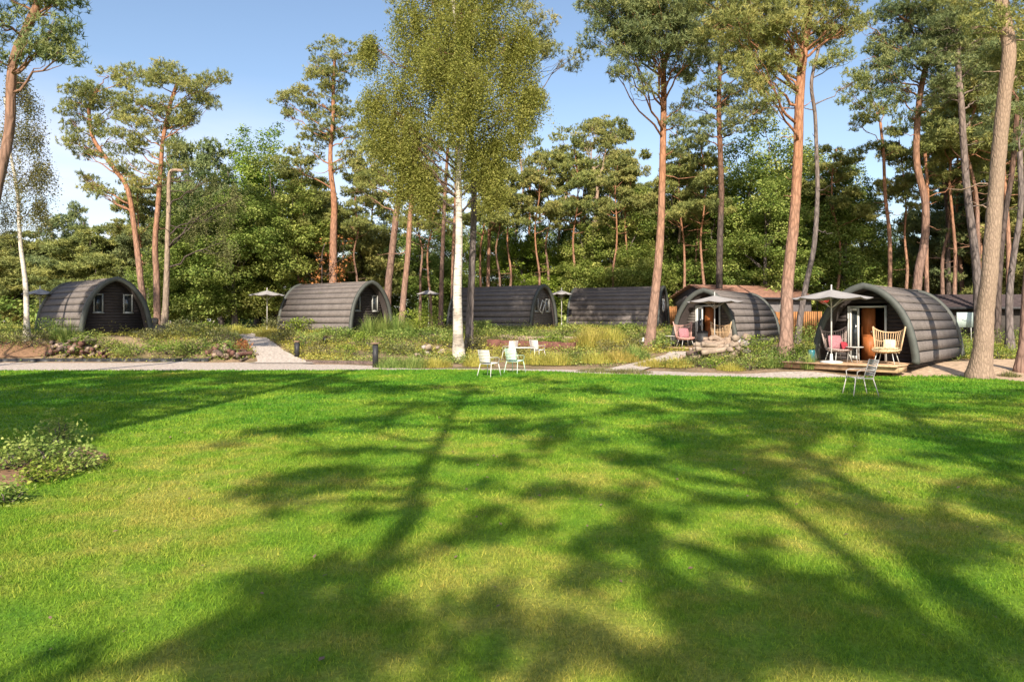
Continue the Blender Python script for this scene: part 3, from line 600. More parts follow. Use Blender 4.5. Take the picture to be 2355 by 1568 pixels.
WOOD=[ # vx, distance, height, width factor, prototype, label
 (-160,55,10,1.1,'q','dark bushy pine outside the left edge of the wood'),
 (-60,60,9.5,1.1,'p','bushy pine at the far left edge of the treeline'),
 (40,58,8.6,1.3,'p','low bushy pine behind the slim left birch'),
 (130,60,9.6,1.2,'q','dark pointed pine in the low treeline left of the first cabin top'),
 (185,64,11.5,.6,'q','thin pointed conifer poking above the low left treeline'),
 (215,52,8.2,1.3,'p','round pale pine directly behind the first cabin'),
 (290,55,9.4,1.1,'p','bushy pine behind the bent orange trunk'),
 (345,52,10,1.0,'q','dark bushy pine between the bent and straight pine trunks'),
 (420,54,15,.75,'q','tall dark tree rising behind the bare topped pine'),
 (510,50,13.6,.85,'q','dark crown left of the bright green summit'),
 (592,50,14.5,.8,'c','bright green tree with pointed top left of the second cabin'),
 (450,42,8.6,1.15,'a','leafy tree above the flowering bank between first and second cabins'),
 (540,42,9.6,1.1,'a','dense green tree above the sloping path'),
 (640,45,11.2,1.0,'a','dense leafy tree behind the left end of the second cabin'),
 (700,50,11.4,.9,'p','olive pine behind the roof of the second cabin'),
 (735,60,11.5,.9,'b','leafy tree seen left of the reddish trunk'),
 (825,52,9.2,1.0,'p','soft olive tree right of the reddish trunk'),
 (880,58,10,1.0,'b','dark leafy tree between the reddish and pale pink trunks'),
 (965,55,9.2,1.1,'a','leafy tree between the pink trunks and the white birch'),
 (1020,60,10.5,1.0,'b','dark tree behind the narrow trunk left of the birch'),
 (1090,58,9,1.1,'a','leafy tree directly behind the birch foot and grey trunk'),
 (1150,58,10.5,1.0,'b','small dark tree above the roof of the third cabin'),
 (1215,52,8.4,1.15,'c','light green tree above the gable of the third cabin'),
 (1290,56,10.0,1.0,'a','leafy tree under the twisted pale pine'),
 (1345,50,7.6,1.1,'b','dark leafy tree left of the fourth cabin roof'),
 (1400,56,11.8,1.0,'q','dark bushy pine behind the forked pine'),
 (1440,48,9.6,1.0,'a','leafy tree behind the fourth cabin roof'),
 (1500,60,13,.85,'p','olive pine in the dip of the treeline left of the tall orange pine'),
 (1550,52,11.5,.9,'a','leafy tree right of the tall orange pine trunk'),
 (1605,54,12.5,.9,'p','pale pine above the left end of the tiled roof'),
 (1635,50,10.5,.9,'b','dark leafy tree left of the dark red trunk'),
 (1715,52,14.5,1.0,'a','large oak like tree above the tiled roof house'),
 (1790,52,16,.85,'a','tallest leafy tree left of the thick orange pine'),
 (1760,46,10.5,1.1,'b','rounded leafy tree behind the right end of the tiled roof'),
 (1880,50,13.5,.95,'a','big leafy tree behind the thinner grey brown pine'),
 (1945,48,12.2,.9,'b','leafy tree in shade behind the rightmost parasol'),
 (1985,58,11,.9,'a','leafy tree left of the clear sky gap'),
 (2065,66,9.2,1.1,'c','low light green tree under the clear sky gap'),
 (2095,60,10.5,.7,'q','small spruce like conifer behind the curved pine'),
 (2150,54,10.6,1.0,'p','pale green pine behind the right cabin roof'),
 (2205,50,11.5,.95,'q','dark conifer left of the very thick trunk'),
 (2265,56,14,.85,'p','tall olive pine behind the very thick trunk'),
 (2335,50,14,.9,'q','dark tree behind the cabin at the right edge'),
 (2400,44,13,1.0,'p','bushy pine just past the right edge'),
 (2500,50,15,1.0,'q','dark pine outside the right edge of the wood'),
 (860,57,14,1,'t','slender pine behind the pale pink trunk'),
 (965,48,11,1,'u','slender dark pine left of the narrow trunk beside the birch'),
 (1105,49,11.5,1,'v','slender pine right behind the grey shaded trunk'),
 (1172,48,11.5,1,'t','slender pine among the spindly trunks above the third cabin'),
 (1262,50,12.2,1,'u','slender pine left of the twisted pale pine'),
 (1328,49,12.8,1,'v','slender pine between the twisted and the forked pine'),
 (1392,59,17,1,'u','tall soft pine right behind the forked pine'),
 (1442,47,11.5,1,'t','soft pine sloping down to the sky notch by the tall orange pine'),
 (1575,47,12,1,'v','slender pine above the fifth cabin'),
 (2165,46,15,1,'u','dark narrow pine above the right end of the nearest cabin'),
 (2215,48,17,1,'v','tall narrow pine between the dark straight and very thick trunks'),
 (2300,44,18,1,'t','tall dark pine right of the very thick trunk'),
 (2350,46,19,1,'u','tall pine at the right frame edge'),
 (990,47,10.5,1,'v','slim pine half hidden by the narrow trunk beside the birch'),(1150,46,10.5,1,'u','slim pine just right of the golden trunk'),(1236,47,10.8,1,'t','slim pine behind the faint trunk of the spindly group'),
 (1345,54,12.5,1,'v','slim pine left of the forked pine stem'),(1412,46,11,1,'t','slim pine right of the forked pine stem'),(1478,56,11.5,1,'u','slim short pine in the sky notch'),(1622,46,12.3,1,'v','slim pine left of the dark red trunk'),
 (1560,54,13,1,'t','slim pine above the left corner of the tiled roof'),(1925,46,12.5,1,'v','slim pine between the grey brown pine and the sky gap'),(2085,44,12.5,1,'t','slim pine left of the curved brown pine'),(2190,40,14.5,1,'t','slim pine right behind the nearest cabin'),
 (2245,38,16.5,1,'u','slim pine close behind the very thick trunk'),(2275,52,17,1,'v','slim pine in the gap right of the very thick trunk'),(2325,38,17,1,'v','slim pine above the dark cabin roof'),(2380,40,18,1,'t','slim pine past the right frame edge'),
 (690,46,11,1,'v','slim pine between the dense green trees and the reddish trunk'),(822,46,10,1,'u','slim pine over the right end of the second cabin'),(330,50,11,1,'v','slim pine framed by the bent and straight trunks'),
]
for vx,D,hh,wf,k,lab in WOOD:
    if k in used: o=copy_tree(protos[k])
    else: o=protos[k]; used.add(k)
    x=XD(vx,D); o.location=(x,D,h1(x,D)-.1); s=hh/(15 if k in 'tuv' else 10); o.scale=(s*wf,s*wf,s); o.rotation_euler=(0,0,rng.uniform(0,6.28)); o['label']=lab; o['group']='trees of the wood behind the cabins'
# far off wood, one mass
fb=MB()
for k in range(150):
    vx=rng.uniform(-700,3100); D=rng.uniform(74,96); x=XD(vx,D); hz=rng.uniform(6.5,10.5)
    c=np.array([x,D,h1(x,D)+hz*.5]); r=(rng.uniform(2.5,4.5),3,hz*.55); leaf_blob(fb,c,r,.55,size=.3,pad=1.2,shell=.6)
tag(fb.build('far_woods',M['leaf']),'dense far off wood behind all the separate trees','wood',kind='stuff')

ub=MB()
for k in range(230):
    vx=rng.uniform(-500,2900); D=rng.uniform(50,70); x=XD(vx,D); hz=rng.uniform(1.2,2.6)
    leaf_blob(ub,np.array([x,D,h1(x,D)+hz*.4]),(rng.uniform(1.6,2.8),1.5,hz*.6),.7,size=.16,pad=.8,shell=.6)
tag(ub.build('undergrowth',M['leaf']),'dense leafy undergrowth along the foot of the wood','undergrowth',kind='stuff')
# ------------------------------------------------------------------ cabins (arched pods)
PH=[(0,1.40),(.06,1.405),(.25,1.34),(.5,1.19),(.7,.95),(.85,.65),(.95,.33),(1.0,.0)]
def prof(off=0.0,n=48,Hh=2.5,W=1.4):
    t=np.linspace(0,1,len(PH)); P=np.array([(w*W/1.4,z*Hh) for z,w in PH]); S=spline(np.c_[P,np.zeros(len(P))],10)[:,:2]
    d=np.r_[0,np.cumsum(np.linalg.norm(np.diff(S,axis=0),axis=1))]; u=np.linspace(0,d[-1],n)
    Q=np.c_[np.interp(u,d,S[:,0]),np.interp(u,d,S[:,1])]; T=np.gradient(Q,axis=0); T/=np.linalg.norm(T,axis=1)[:,None]
    Nn=np.c_[T[:,1],-T[:,0]]; Nn[-1]=(0,1); Q2=Q+Nn*off; return Q2
def width_at(z,off=0):
    Q=prof(off); return float(np.interp(z,Q[:,1],Q[:,0]))
LEN=5.9
def arch(b,o0,o1,y0,y1,n=40):
    A=prof(o0,n); B=prof(o1,n); A=np.vstack([A,A[-2::-1]*(-1,1)]); B=np.vstack([B,B[-2::-1]*(-1,1)])
    m=len(A); V=[]
    for Q,y in ((A,y0),(B,y0),(B,y1),(A,y1)): V+=[(q[0],y,q[1]) for q in Q]
    Fc=[]
    for k in range(4):
        for i in range(m-1): Fc.append((k*m+i,k*m+i+1,((k+1)%4)*m+i+1,((k+1)%4)*m+i))
    Fc+=[(0,m,2*m,3*m),(m-1,4*m-1,3*m-1,2*m-1)]
    b.add(V,Fc)
def clad_wall(b,y,holes=(),zmax=2.42,step=.13,off=-.06):
    z=0.0
    while z<zmax:
        z1=min(z+step,zmax); w0=width_at(z,off); w1=width_at(z1,off)
        segs=[(-1,1)]
        spans=[(-w0,-w1,w0,w1)]
        cuts=[h for h in holes if h[2]<z1-.02 and h[3]>z+.02]
        xs_=[-w0]; 
        for hx0,hx1,_,_ in sorted(cuts): xs_+=[hx0,hx1]
        xs_.append(w0)
        for i in range(0,len(xs_),2):
            a,c=xs_[i],xs_[i+1]
            if c-a<.01: continue
            a1=-w1 if i==0 else a; c1=w1 if i+2==len(xs_) else c
            V=[(a,y-.022,z),(c,y-.022,z),(c1,y-.004,z1),(a1,y-.004,z1),(a,y+.03,z),(c,y+.03,z),(c1,y+.03,z1),(a1,y+.03,z1)]
            b.add(V,[(0,1,2,3),(5,4,7,6),(4,5,1,0),(3,2,6,7),(4,0,3,7),(1,5,6,2)])
        z=z1
def window(root,x,z,w,h,y,tilt=False):
    f=MB(); t=.055
    f.box(x-w/2,x-w/2+t,y-.06,y+.02,z,z+h); f.box(x+w/2-t,x+w/2,y-.06,y+.02,z,z+h)
    f.box(x-w/2+t,x+w/2-t,y-.06,y+.02,z,z+t); f.box(x-w/2+t,x+w/2-t,y-.06,y+.02,z+h-t,z+h)
    f.box(x-w/2-.03,x+w/2+.03,y-.085,y-.061,z-.03,z+.012)
    o=f.build('window',M['greyframe'],root); g=MB(); g.box(x-w/2+t,x+w/2-t,y-.03,y-.02,z+t,z+h-t); g.build('pane',M['glass'],o)
    return o
def pod(label,loc,phi,style):
    root=thing('arched_cabin',loc,-math.radians(phi),label,'cabin','arched wooden cabins')
    root['group']='arched wooden cabins'
    nb=9; Q=prof(0,nb+1); rf=MB(); Nn=prof(1.0,nb+1)-Q
    for sgn in (1,-1):
        for i in range(nb):
            p,q=Q[i],Q[i+1]; n0,n1=Nn[i],Nn[i+1]
            ys=[0,LEN]
            for a,c in zip(ys[:-1],ys[1:]):
                e=(q-p)/np.linalg.norm(q-p); e=e*(.042 if i else 0); poly=[p+e-n0*.02,p+e+n0*.042,q+n1*.036,q-n1*.02]
                poly=[(sgn*k[0],k[1]) for k in poly]
                if sgn>0: poly=poly[::-1]
                rf.prism(poly,a+.003,c-.003)
    rf.box(-.09,.09,0,LEN,2.5,2.56)
    rf.build('roof',M['roof'],root)
    for y,nm in ((-.09,'front_rim'),(LEN-.02,'rear_rim')):
        r=MB(); arch(r,-.085,.11,y,y+.12); r.build('roof_rim',M['rim'],root,smooth=False)
    f=MB(); f.box(-1.3,1.3,.15,LEN-.1,-.14,-.02); f.build('floor_frame',M['clad'],root)
    ul=MB(); arch(ul,-.05,-.005,.03,LEN-.05); ul.build('lap_shade_shell',M['darkpost'],root)  # dark shell behind the board gaps, its colour stands in for lap shadows
    lin=MB(); arch(lin,-.075,-.056,.06,LEN-.1); lin.build('roof_lining',M['clad'],root)
    if style=='rear':      # the boarded end with two little windows
        w=MB(); holes=[(-.78,-.44,1.04,1.80),(.44,.78,1.04,1.80)]; clad_wall(w,.45,holes,off=-.09); w.build('gable_wall',M['clad'],root)
        for x in (-.61,.61): window(root,x,1.0,.40,.84,.44)
        s=MB(); s.box(.75,1.05,.37,.40,.10,.16); s.build('name_plate',M['white'],root)
        w2=MB(); clad_wall(w2,LEN-.3,[],off=-.09); w2.build('back_wall',M['clad'],root)
    elif style=='rear_grey':
        w=MB(); holes=[(-.80,-.40,1.02,1.75),(.40,.80,1.02,1.75)]; clad_wall(w,.16,holes,off=-.09); w.build('gable_wall',M['clad_grey'],root)
        o=window(root,-.6,1.02,.42,.75,.16)
        window(root,.6,1.02,.42,.75,.16)
        # propped open sash leaning out from the near window
        a=MB(); a.m=np.array([[1,0,0,-.35],[0,1,0,-.12],[0,0,1,1.25],[0,0,0,1.]])@np.array([[math.cos(.5),0,math.sin(.5),0],[0,1,0,0],[-math.sin(.5),0,math.cos(.5),0],[0,0,0,1]])
        a.box(-.19,-.14,0,.04,-.3,.4); a.box(.14,.19,0,.04,-.3,.4); a.box(-.14,.14,0,.04,-.3,-.25); a.box(-.14,.14,0,.04,.35,.4); a.build('open_sash',M['white'],root)
        s=MB(); s.box(.75,1.05,.09,.13,.10,.16); s.build('name_plate',M['white'],root)
        w2=MB(); clad_wall(w2,LEN-.3,[],off=-.09); w2.build('back_wall',M['clad'],root)
    else:                  # porch end with an open glazed door
        y=.85; w=MB(); clad_wall(w,y,[(-.72,.42,-.1,1.86)],off=-.09); w.build('gable_wall',M['clad_grey'] if style=='porch_grey' else M['clad'],root)
        fr=MB()
        for (x0,x1,z0,z1) in ((-.72,-.65,0,1.86),(.36,.42,0,1.86),(-.65,.36,1.80,1.86)): fr.box(x0,x1,y-.07,y+.05,z0,z1)
        fr.build('door_frame',M['white'],root)
        d=MB(); x0,x1=-.65,-.36
        for (a,c,z0,z1) in ((x0+.003,x0+.06,.03,1.79),(x1-.06,x1,.03,1.79),(x0+.06,x1-.06,.03,.15),(x0+.06,x1-.06,1.70,1.79)): d.box(a,c,y-.1,y-.071,z0,z1)
        dd=d.build('glazed_door',M['white'],root); g=MB(); g.box(x0+.06,x1-.06,y-.092,y-.082,.15,1.70); g.build('pane',M['glass'],dd)
        d=MB(); d.box(-.355,.04,y+.12,y+.17,.02,1.78); d.box(-.31,-.01,y+.10,y+.122,.15,.8); d.box(-.31,-.01,y+.10,y+.122,.9,1.65); dd=d.build('inner_door',M['doorwood'],root)
        hb=MB(); hb.box(-.06,-.03,y+.05,y+.1,.95,1.0); hb.build('handle',M['steel'],dd)
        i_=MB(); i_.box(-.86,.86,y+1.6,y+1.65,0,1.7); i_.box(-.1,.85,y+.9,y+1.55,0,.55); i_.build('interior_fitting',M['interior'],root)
        w2=MB(); clad_wall(w2,LEN-.3,[],off=-.09); w2.build('back_wall',M['clad'],root)
        pf=MB(); pf.box(-1.3,1.3,.0,y+.2,-.019,-.003); pf.build('porch_floor',M['deck'],root)
    return root
def corner_to_centre(vx,D,phi):
    x=XD(vx,D); p=math.radians(phi); return (x+1.4*math.cos(p), D-1.4*math.sin(p))
def pod_at(label,vx,D,phi,style,z):
    x,y=corner_to_centre(vx,D,phi); return pod(label,(x,y,z),phi,style)
# near lower corner of each gable given by bearing and distance
pod_at('first cabin from the left, half in shade, round arched end with two small windows',187,29.2,-50,'rear',.97)
pod_at('second cabin, sunlit grey brown boards, behind the low dark bollard',806,34.4,-54,'rear',1.12)
pod_at('third cabin behind the white birch with a propped open window sash',1220,38,-56,'rear_grey',1.12)
pod_at('fourth cabin wholly in blue shade behind the leaning orange pine trunk',1512,42,-64,'rear_grey',1.25)
pE=pod('fifth cabin with porch and open door before the tiled roof house',(8.3,29.5,.50),38,'porch_grey')
pF=pod('rightmost and nearest cabin with dark porch and brown door open',(10.75,20.85,.36),44,'porch')
pF.scale=(1,1,.925); pE.scale=(1,1,.97)

# decks in front of the two porches
def deck(label,root_loc,phi,x0,x1,y0,z,group='timber decks'):
    root=thing('timber_deck',root_loc,-math.radians(phi),label,'deck',group)
    b=MB(); n=int((x1-x0)/.14)
    yy=-.13; k=0
    while yy>y0: b.box(x0,x1,yy-.132,yy,z-.035,z); yy-=.14; k+=1
    b.build('deck_boards',M['deck'],root)
    f=MB(); f.box(x0+.02,x1-.02,y0+.03,y0+.08,z-.2,z-.036); f.box(x0+.03,x0+.08,y0+.081,-.15,z-.2,z-.036); f.box(x1-.08,x1-.03,y0+.081,-.15,z-.2,z-.036); f.build('deck_frame',M['deck'],root)
    return root
dF=deck('low weathered deck under the rightmost cabin porch',(10.75,20.85,.36),44,-2.0,1.25,-1.15,-.02)
dE=deck('low brown deck with a white can on its corner',(8.3,29.5,.50),38,-2.6,1.35,-1.3,-.02)

def loc2w(o,p):
    a=o.rotation_euler[2]; c,s=math.cos(a),math.sin(a); L=o.location
    return (L[0]+p[0]*c-p[1]*s, L[1]+p[0]*s+p[1]*c, L[2]+p[2])

# ------------------------------------------------------------------ furniture
def wing_chair(label,loc,rz,m,cush=None,throw=False):
    root=thing('rattan_chair',loc,rz,label,'chair','winged rattan chairs on the cabin decks')
    # local: faces -y ; seat height .40
    sh=.40; n=17; u=np.linspace(-1,1,n)
    def back(u,v):
        a=u*1.25; rx=.36+.05*v; top=.50+.17*abs(u)**2.2
        x=rx*math.sin(a)*(1+.12*v); y=.33*math.cos(a)*1.0-.02+.12*v; z=sh+top*v+.02
        return (x,y,z)
    b=MB()
    for uu in u: b.tube([back(uu,v) for v in (0,.35,.7,1)],.011,5)
    for v,r in ((1,.021),(.45,.010)): b.tube(spline([back(x,v) for x in np.linspace(-1,1,13)],2),r,6)
    for x in (-1,1): b.tube([back(x,v) for v in (0,.35,.7,1)],.021,6)
    b.build('backrest',m,root,smooth=True)
    s=MB(); ring=[(.37*math.cos(a),.36*math.sin(a)-.06,sh+.03*math.cos(a)**2-.02*(math.sin(a)<-.3)) for a in np.linspace(0,2*PI,25)]
    s.tube(ring,.024,6)
    for x in np.linspace(-.33,.33,13):
        w=.36*math.sqrt(max(0,1-(x/.37)**2)); s.tube([(x,-w-.06,sh),(x,-.06,sh-.075),(x,w-.06,sh)],.011,5)
    for y in np.linspace(-.33,.22,7):
        w=.37*math.sqrt(max(0,1-((y+.06)/.36)**2)); s.tube([(-w,y,sh),(0,y,sh-.08),(w,y,sh)],.009,5)
    s.build('seat',m,root,smooth=True)
    for sx,sy in ((-1,-1),(1,-1),(-1,1),(1,1)):
        l=MB(); l.bar((sx*.2,sy*.2-.05,sh-.07),(sx*.28,sy*.27-.05,0),.012,6); l.build('leg',M['steel'],root)
    zc=sh-.03
    return root,zc
def pillow(name,label,loc,rz,tilt,m,s=.23,t=.09):
    b=MB(); n=10; V=[]; Fc=[]
    for side in (1,-1):
        for i in range(n+1):
            for j in range(n+1):
                a,c=i/n*2-1,j/n*2-1; e=(1-a**4)*(1-c**4); pin=1-.08*(a*a*c*c)
                V.append((a*s*pin,side*t*(e**.6),c*s*pin))
    m_=(n+1)**2
    for sd in (0,1):
        for i in range(n):
            for j in range(n):
                q=(sd*m_+i*(n+1)+j,sd*m_+(i+1)*(n+1)+j,sd*m_+(i+1)*(n+1)+j+1,sd*m_+i*(n+1)+j+1); Fc.append(q if sd else q[::-1])
    b.add(V,Fc); o=b.build(name,m,smooth=True); o.location=loc; o.rotation_euler=(tilt,0,rz); return tag(o,label,'cushion')
rzF=pF.rotation_euler[2]
zdk=-.02
p=loc2w(pF,(-.66,-.32,zdk)); c1,_=wing_chair('grey rattan chair with pink cushion, left on the nearest deck',p,.15,M['rattan_grey'])
pillow('cushion','pink cushion in the left chair of the nearest deck',(p[0],p[1]+.12,p[2]+.60),.15,-.25,M['pink'])
pillow('cushion','small dark red cushion leaning at the pink one on the nearest deck',(p[0]+.2,p[1]-.04,p[2]+.50),.5,-.3,M['red'],.13,.06)
p=loc2w(pF,(.76,-.42,zdk)); c2,_=wing_chair('sunlit golden rattan chair with cream throw, right on the nearest deck',p,-.75,M['rattan'])
b=MB()
for k in range(1500):
    a=rng.uniform(0,6.28); r=.30*math.sqrt(rng.random()); q=np.array([r*math.cos(a),r*math.sin(a)-.14,.44+.03*rng.random()]); t=q+np.append(rng.normal(0,.05,2),rng.uniform(-.03,.05)); b.tris(np.array([[q-(.01,0,0),q+(.01,0,0),t]]),np.array([.5]))
b.lathe([(.02,0),(.26,.01),(.30,.035),(.22,.06),(.02,.07)],(0,-.14,.385)); b.m=None
o=b.build('throw',M['fur']); o.location=p; o.rotation_euler=(0,0,-.75); tag(o,'cream fluffy throw on the seat of the golden rattan chair','throw')
pillow('cushion','pale cushion against the golden rattan chair back',(p[0]+.12,p[1]+.1,p[2]+.56),-.75,-.3,M['fur'],.17,.07)
p=loc2w(pE,(-.55,-.75,zdk)); wing_chair('pinkish rattan chair with pink cushion, left on the fifth cabin deck',p,.2,M['rattan_pink'])
pillow('cushion','pink cushion in the left chair of the fifth cabin deck',(p[0],p[1]+.1,p[2]+.60),.2,-.25,M['pink'])
p=loc2w(pE,(.92,-.6,zdk)); wing_chair('pale rattan chair half hidden behind the stump on the fifth cabin deck',p,-.6,M['rattan'])
def side_table(label,loc):
    root=thing('side_table',loc,0,label,'table','small round deck tables')
    b=MB(); b.lathe([(.24,0),(.25,.008),(.25,.02),(.24,.026)],(0,0,.46),20); b.build('table_top',M['greymetal'],root)
    for k in range(3):
        a=k*2.094+.4; l=MB(); l.bar((.16*math.cos(a),.16*math.sin(a),.46),(.21*math.cos(a),.21*math.sin(a),0),.009); l.build('leg',M['greymetal'],root)
side_table('small round table before the brown door of the nearest cabin',loc2w(pF,(-.15,-.35,zdk)))
side_table('small round table beside the pinkish chair of the fifth cabin',loc2w(pE,(-1.2,-.75,zdk)))
# planter on E porch: dark box
b=MB(); b.box(-.22,.22,-.16,.16,0,.62); b.box(-.24,.24,-.18,.18,.62,.66); b.box(-.2,.2,-.14,.14,.66,.70)
o=b.build('storage_box',M['darkpost']); o.location=loc2w(pE,(.02,-.2,zdk)); o.rotation_euler=(0,0,-.3); tag(o,'dark upright storage box right of the pinkish rattan chair','box')

def parasol(label,vx,D,z,apex_vy=None,rad=1.25,hgt=2.35,loc=None,rot=.3,base=True):
    x,y=(XD(vx,D),D) if loc is None else loc[:2]
    root=thing('parasol',(x,y,z),rot,label,'parasol','off white deck parasols')
    n=8; b=MB(); V=[]; Fc=[]; rings=8
    for sd in (0,1):
        for i in range(rings+1):
            t=i/rings
            for j in range(n*4):
                a=j/(n*4)*2*PI; seg=(j%4)/4; sag=.05*math.sin(seg*PI)*t
                rr=rad*t*(math.cos(PI/n)/math.cos((a%(2*PI/n))-PI/n))*(1-.03*math.sin(seg*PI))
                V.append((rr*math.cos(a),rr*math.sin(a),hgt+.25*(1-t)**1.1-sag+(0 if sd==0 else -.012)))
    m_=(rings+1)*n*4
    for sd in (0,1):
        for i in range(rings):
            for j in range(n*4):
                a=sd*m_+i*n*4+j; c=sd*m_+i*n*4+(j+1)%(n*4); q=(a,a+n*4,c+n*4,c); Fc.append(q if sd==0 else q[::-1])
    b.add(V,Fc); b.build('canopy',M['canvas'],root,smooth=False)
    p=MB(); p.tube([(0,0,0),(0,0,hgt+.4)],.021,8); p.build('pole',M['greymetal'],root)
    r=MB()
    for k in range(n):
        a=k*2*PI/n; r.bar((0,0,hgt-.3),(rad*.55*math.cos(a),rad*.55*math.sin(a),hgt+.10),.007,4)
    r.build('ribs',M['whitemetal'],root)
    if base:
        q=MB(); q.lathe([(.30,0),(.32,.01),(.32,.04),(.26,.06),(.05,.07),(.035,.28)],(0,0,0),20); q.build('base',M['whitemetal'],root)
    return root
pl=loc2w(pF,(-.62,-.95,zdk)); parasol('nearest parasol at the left of the rightmost cabin',0,0,pl[2],loc=pl,rad=1.13,hgt=1.96)
pl=loc2w(pE,(.85,-.95,zdk)); parasol('sunlit cream parasol in front of the fifth cabin',0,0,pl[2],loc=pl,rad=1.15,hgt=1.93)
x=XD(614,37.5); parasol('cream parasol behind the left end of the second cabin',614,37.5,h1(x,37.5),rad=.95,hgt=2.05)
parasol('shaded grey parasol between the pink trunks and the narrow trunk',985,42,h1(XD(985,42),42),rad=.75,hgt=2.1)
parasol('small parasol between the third and fourth cabins',1291,43,h1(XD(1291,43),43),rad=.72,hgt=2.1)
parasol('dim parasol just left of the first cabin roof',92,33.5,h1(XD(92,33.5),33.5),rad=.8,hgt=1.85)

def slat_chair(label,loc,rz,m,group='slatted metal garden chairs'):
    root=thing('garden_chair',loc,rz,label,'chair',group); sh=.44; root.scale=(.85,.85,.85)
    s=MB()   # faces -y
    for k in range(9): y=-.22+k*.052; s.box(-.22,.22,y-.019,y+.019,sh-.006+.02*math.cos(k*.4),sh+.006+.02*math.cos(k*.4))
    s.bar((-.225,-.25,sh),(-.225,.24,sh),.012); s.bar((.225,-.25,sh),(.225,.24,sh),.012); s.build('seat',m,root)
    b=MB()
    for k in range(8):
        z=sh+.07+k*.052; y=.25+(z-sh)*.28; b.box(-.20,.20,y-.006,y+.006,z-.019,z+.019)
    for sx in (-1,1): b.tube([(sx*.21,.23,sh),(sx*.21,.25+.43*.28,sh+.46)],.012,6)
    b.build('backrest',m,root)
    for sx in (-1,1):
        for (y0,y1) in ((-.22,-.30),(.22,.34)):
            l=MB(); l.bar((sx*.22,y0,sh),(sx*.27,y1,0),.013); l.build('leg',m,root)
        a=MB(); a.tube([(sx*.235,-.20,sh),(sx*.27,-.20,sh+.17),(sx*.27,-.12,sh+.20),(sx*.26,.22,sh+.21),(sx*.215,.31,sh+.22)],.011,6); a.build('armrest',m,root)
    return root
slat_chair('grey slatted garden chair on the lawn facing left, near the rightmost cabin',(XD(1976,14.6),14.6,.016),-PI/2+.03,M['greymetal'])
slat_chair('white slatted chair on the lawn edge right of the birch',(XD(1125,19.6),19.6,.016),PI+.35-.9,M['whitemetal'])
slat_chair('mint green slatted chair beside the white one on the lawn edge',(XD(1184,20.8),20.8,.016),PI-.5,M['mintmetal'])
slat_chair('white slatted chair left of the low white table beyond the lawn',(XD(1172,26.2),26.2,h1(XD(1172,26.2),26.2)),PI+.5,M['whitemetal'])
slat_chair('white slatted chair right of the low white table beyond the lawn',(XD(1236,26.6),26.6,h1(XD(1236,26.6),26.6)),PI-.6,M['whitemetal'])
x,y=XD(1204,26.0),26.0; t=thing('garden_table',(x,y,h1(x,y)),.1,'low white table between two slatted chairs beyond the lawn','table')
b=MB(); b.box(-.42,.42,-.3,.3,.50,.525); b.build('table_top',M['whitemetal'],t)
for sx in (-1,1):
    for sy in (-1,1): b=MB(); b.bar((sx*.38,sy*.26,.5),(sx*.39,sy*.27,0),.013); b.build('leg',M['whitemetal'],t)

def bollard(label,vx,D,h,cap):
    x=XD(vx,D); t=thing('garden_lamp_post',(x,D,h1(x,D)),0,label,'bollard','dark path lights')
    b=MB(); b.box(-.085,.085,-.085,.085,0,h-.07); b.build('post',M['darkpost'],t)
    b=MB(); b.box(-cap,cap,-cap,cap,h-.05,h); b.box(-.06,.06,-.06,.06,h-.07,h-.05); b.build('cap',M['capwood'],t)
bollard('black path light with broad flat cap at the lawn edge',863,23.6,.86,.14)
bollard('small black path light beside the sloping path',683,27.6,.66,.10)
bollard('dark low path light by the small plants right of the sloping path',748,31,.4,.08)

# teal pot, white can, lantern
x,y=XD(1866,21.2),21.2; t=thing('tall_pot',(x,y,h1(x,y)),0,'tall teal pot with greenery left of the nearest deck','pot'); t.scale=(.75,.75,1)
b=MB(); b.lathe([(.09,0),(.11,.04),(.125,.3),(.13,.5),(.12,.56),(.10,.56),(.095,.5)],(0,0,0),18); b.build('vessel',M['teal'],t,smooth=True)
b=MB(); P=in_ell(130,(0,0,.66),(.14,.14,.13),.1); leaves(b,P,.035,rng.random(130)); b.build('greenery',M['leaf'],t)
pw=loc2w(dE,(-2.35,-1.05,-.02)); t=thing('white_can',pw,.4,'white enamel watering can on the corner of the fifth cabin deck','can')
b=MB(); b.lathe([(.10,0),(.125,.02),(.12,.2),(.085,.32),(.06,.36),(.07,.40),(.06,.40)],(0,0,0),18); b.build('body',M['enamel'],t,smooth=True)
b=MB(); b.tube([(.11,0,.1),(.2,0,.2),(.25,0,.34)],[.025,.018,.014],8); b.build('spout',M['enamel'],t)
b=MB(); b.tube([(-.1,0,.3),(-.2,0,.26),(-.19,0,.12),(-.115,0,.08)],.011,6); b.build('handle',M['enamel'],t)
x,y=XD(1894,33),33; z=h1(x,y); t=thing('lantern_post',(x,y,z),0,'round red lantern on a thin post above the orange fence','lantern')
b=MB(); b.tube([(-.3,.05,0),(-.3,.05,2.25),(-.22,.03,2.32),(0,0,2.32)],.015,6); b.build('post',M['darkpost'],t)
b=MB(); b.lathe([(.05,0),(.17,.05),(.235,.14),(.25,.22),(.22,.31),(.13,.38),(.05,.40)],(0,0,1.88),18); b.build('shade',M['lantern'],t,smooth=True)
x,y=XD(2218,30),30; z=h1(x,y); t=thing('notice_board',(x,y,z),.1,'blank pale panel on posts before the dark cabin at the right','board')
b=MB(); b.box(-.38,.38,-.02,.02,.85,1.5); b.build('panel',M['panel'],t)
b=MB(); b.bar((-.34,.03,0),(-.34,.03,1.5),.02); b.bar((.34,.03,0),(.3,.03,1.4),.02); b.build('post',M['steel'],t)

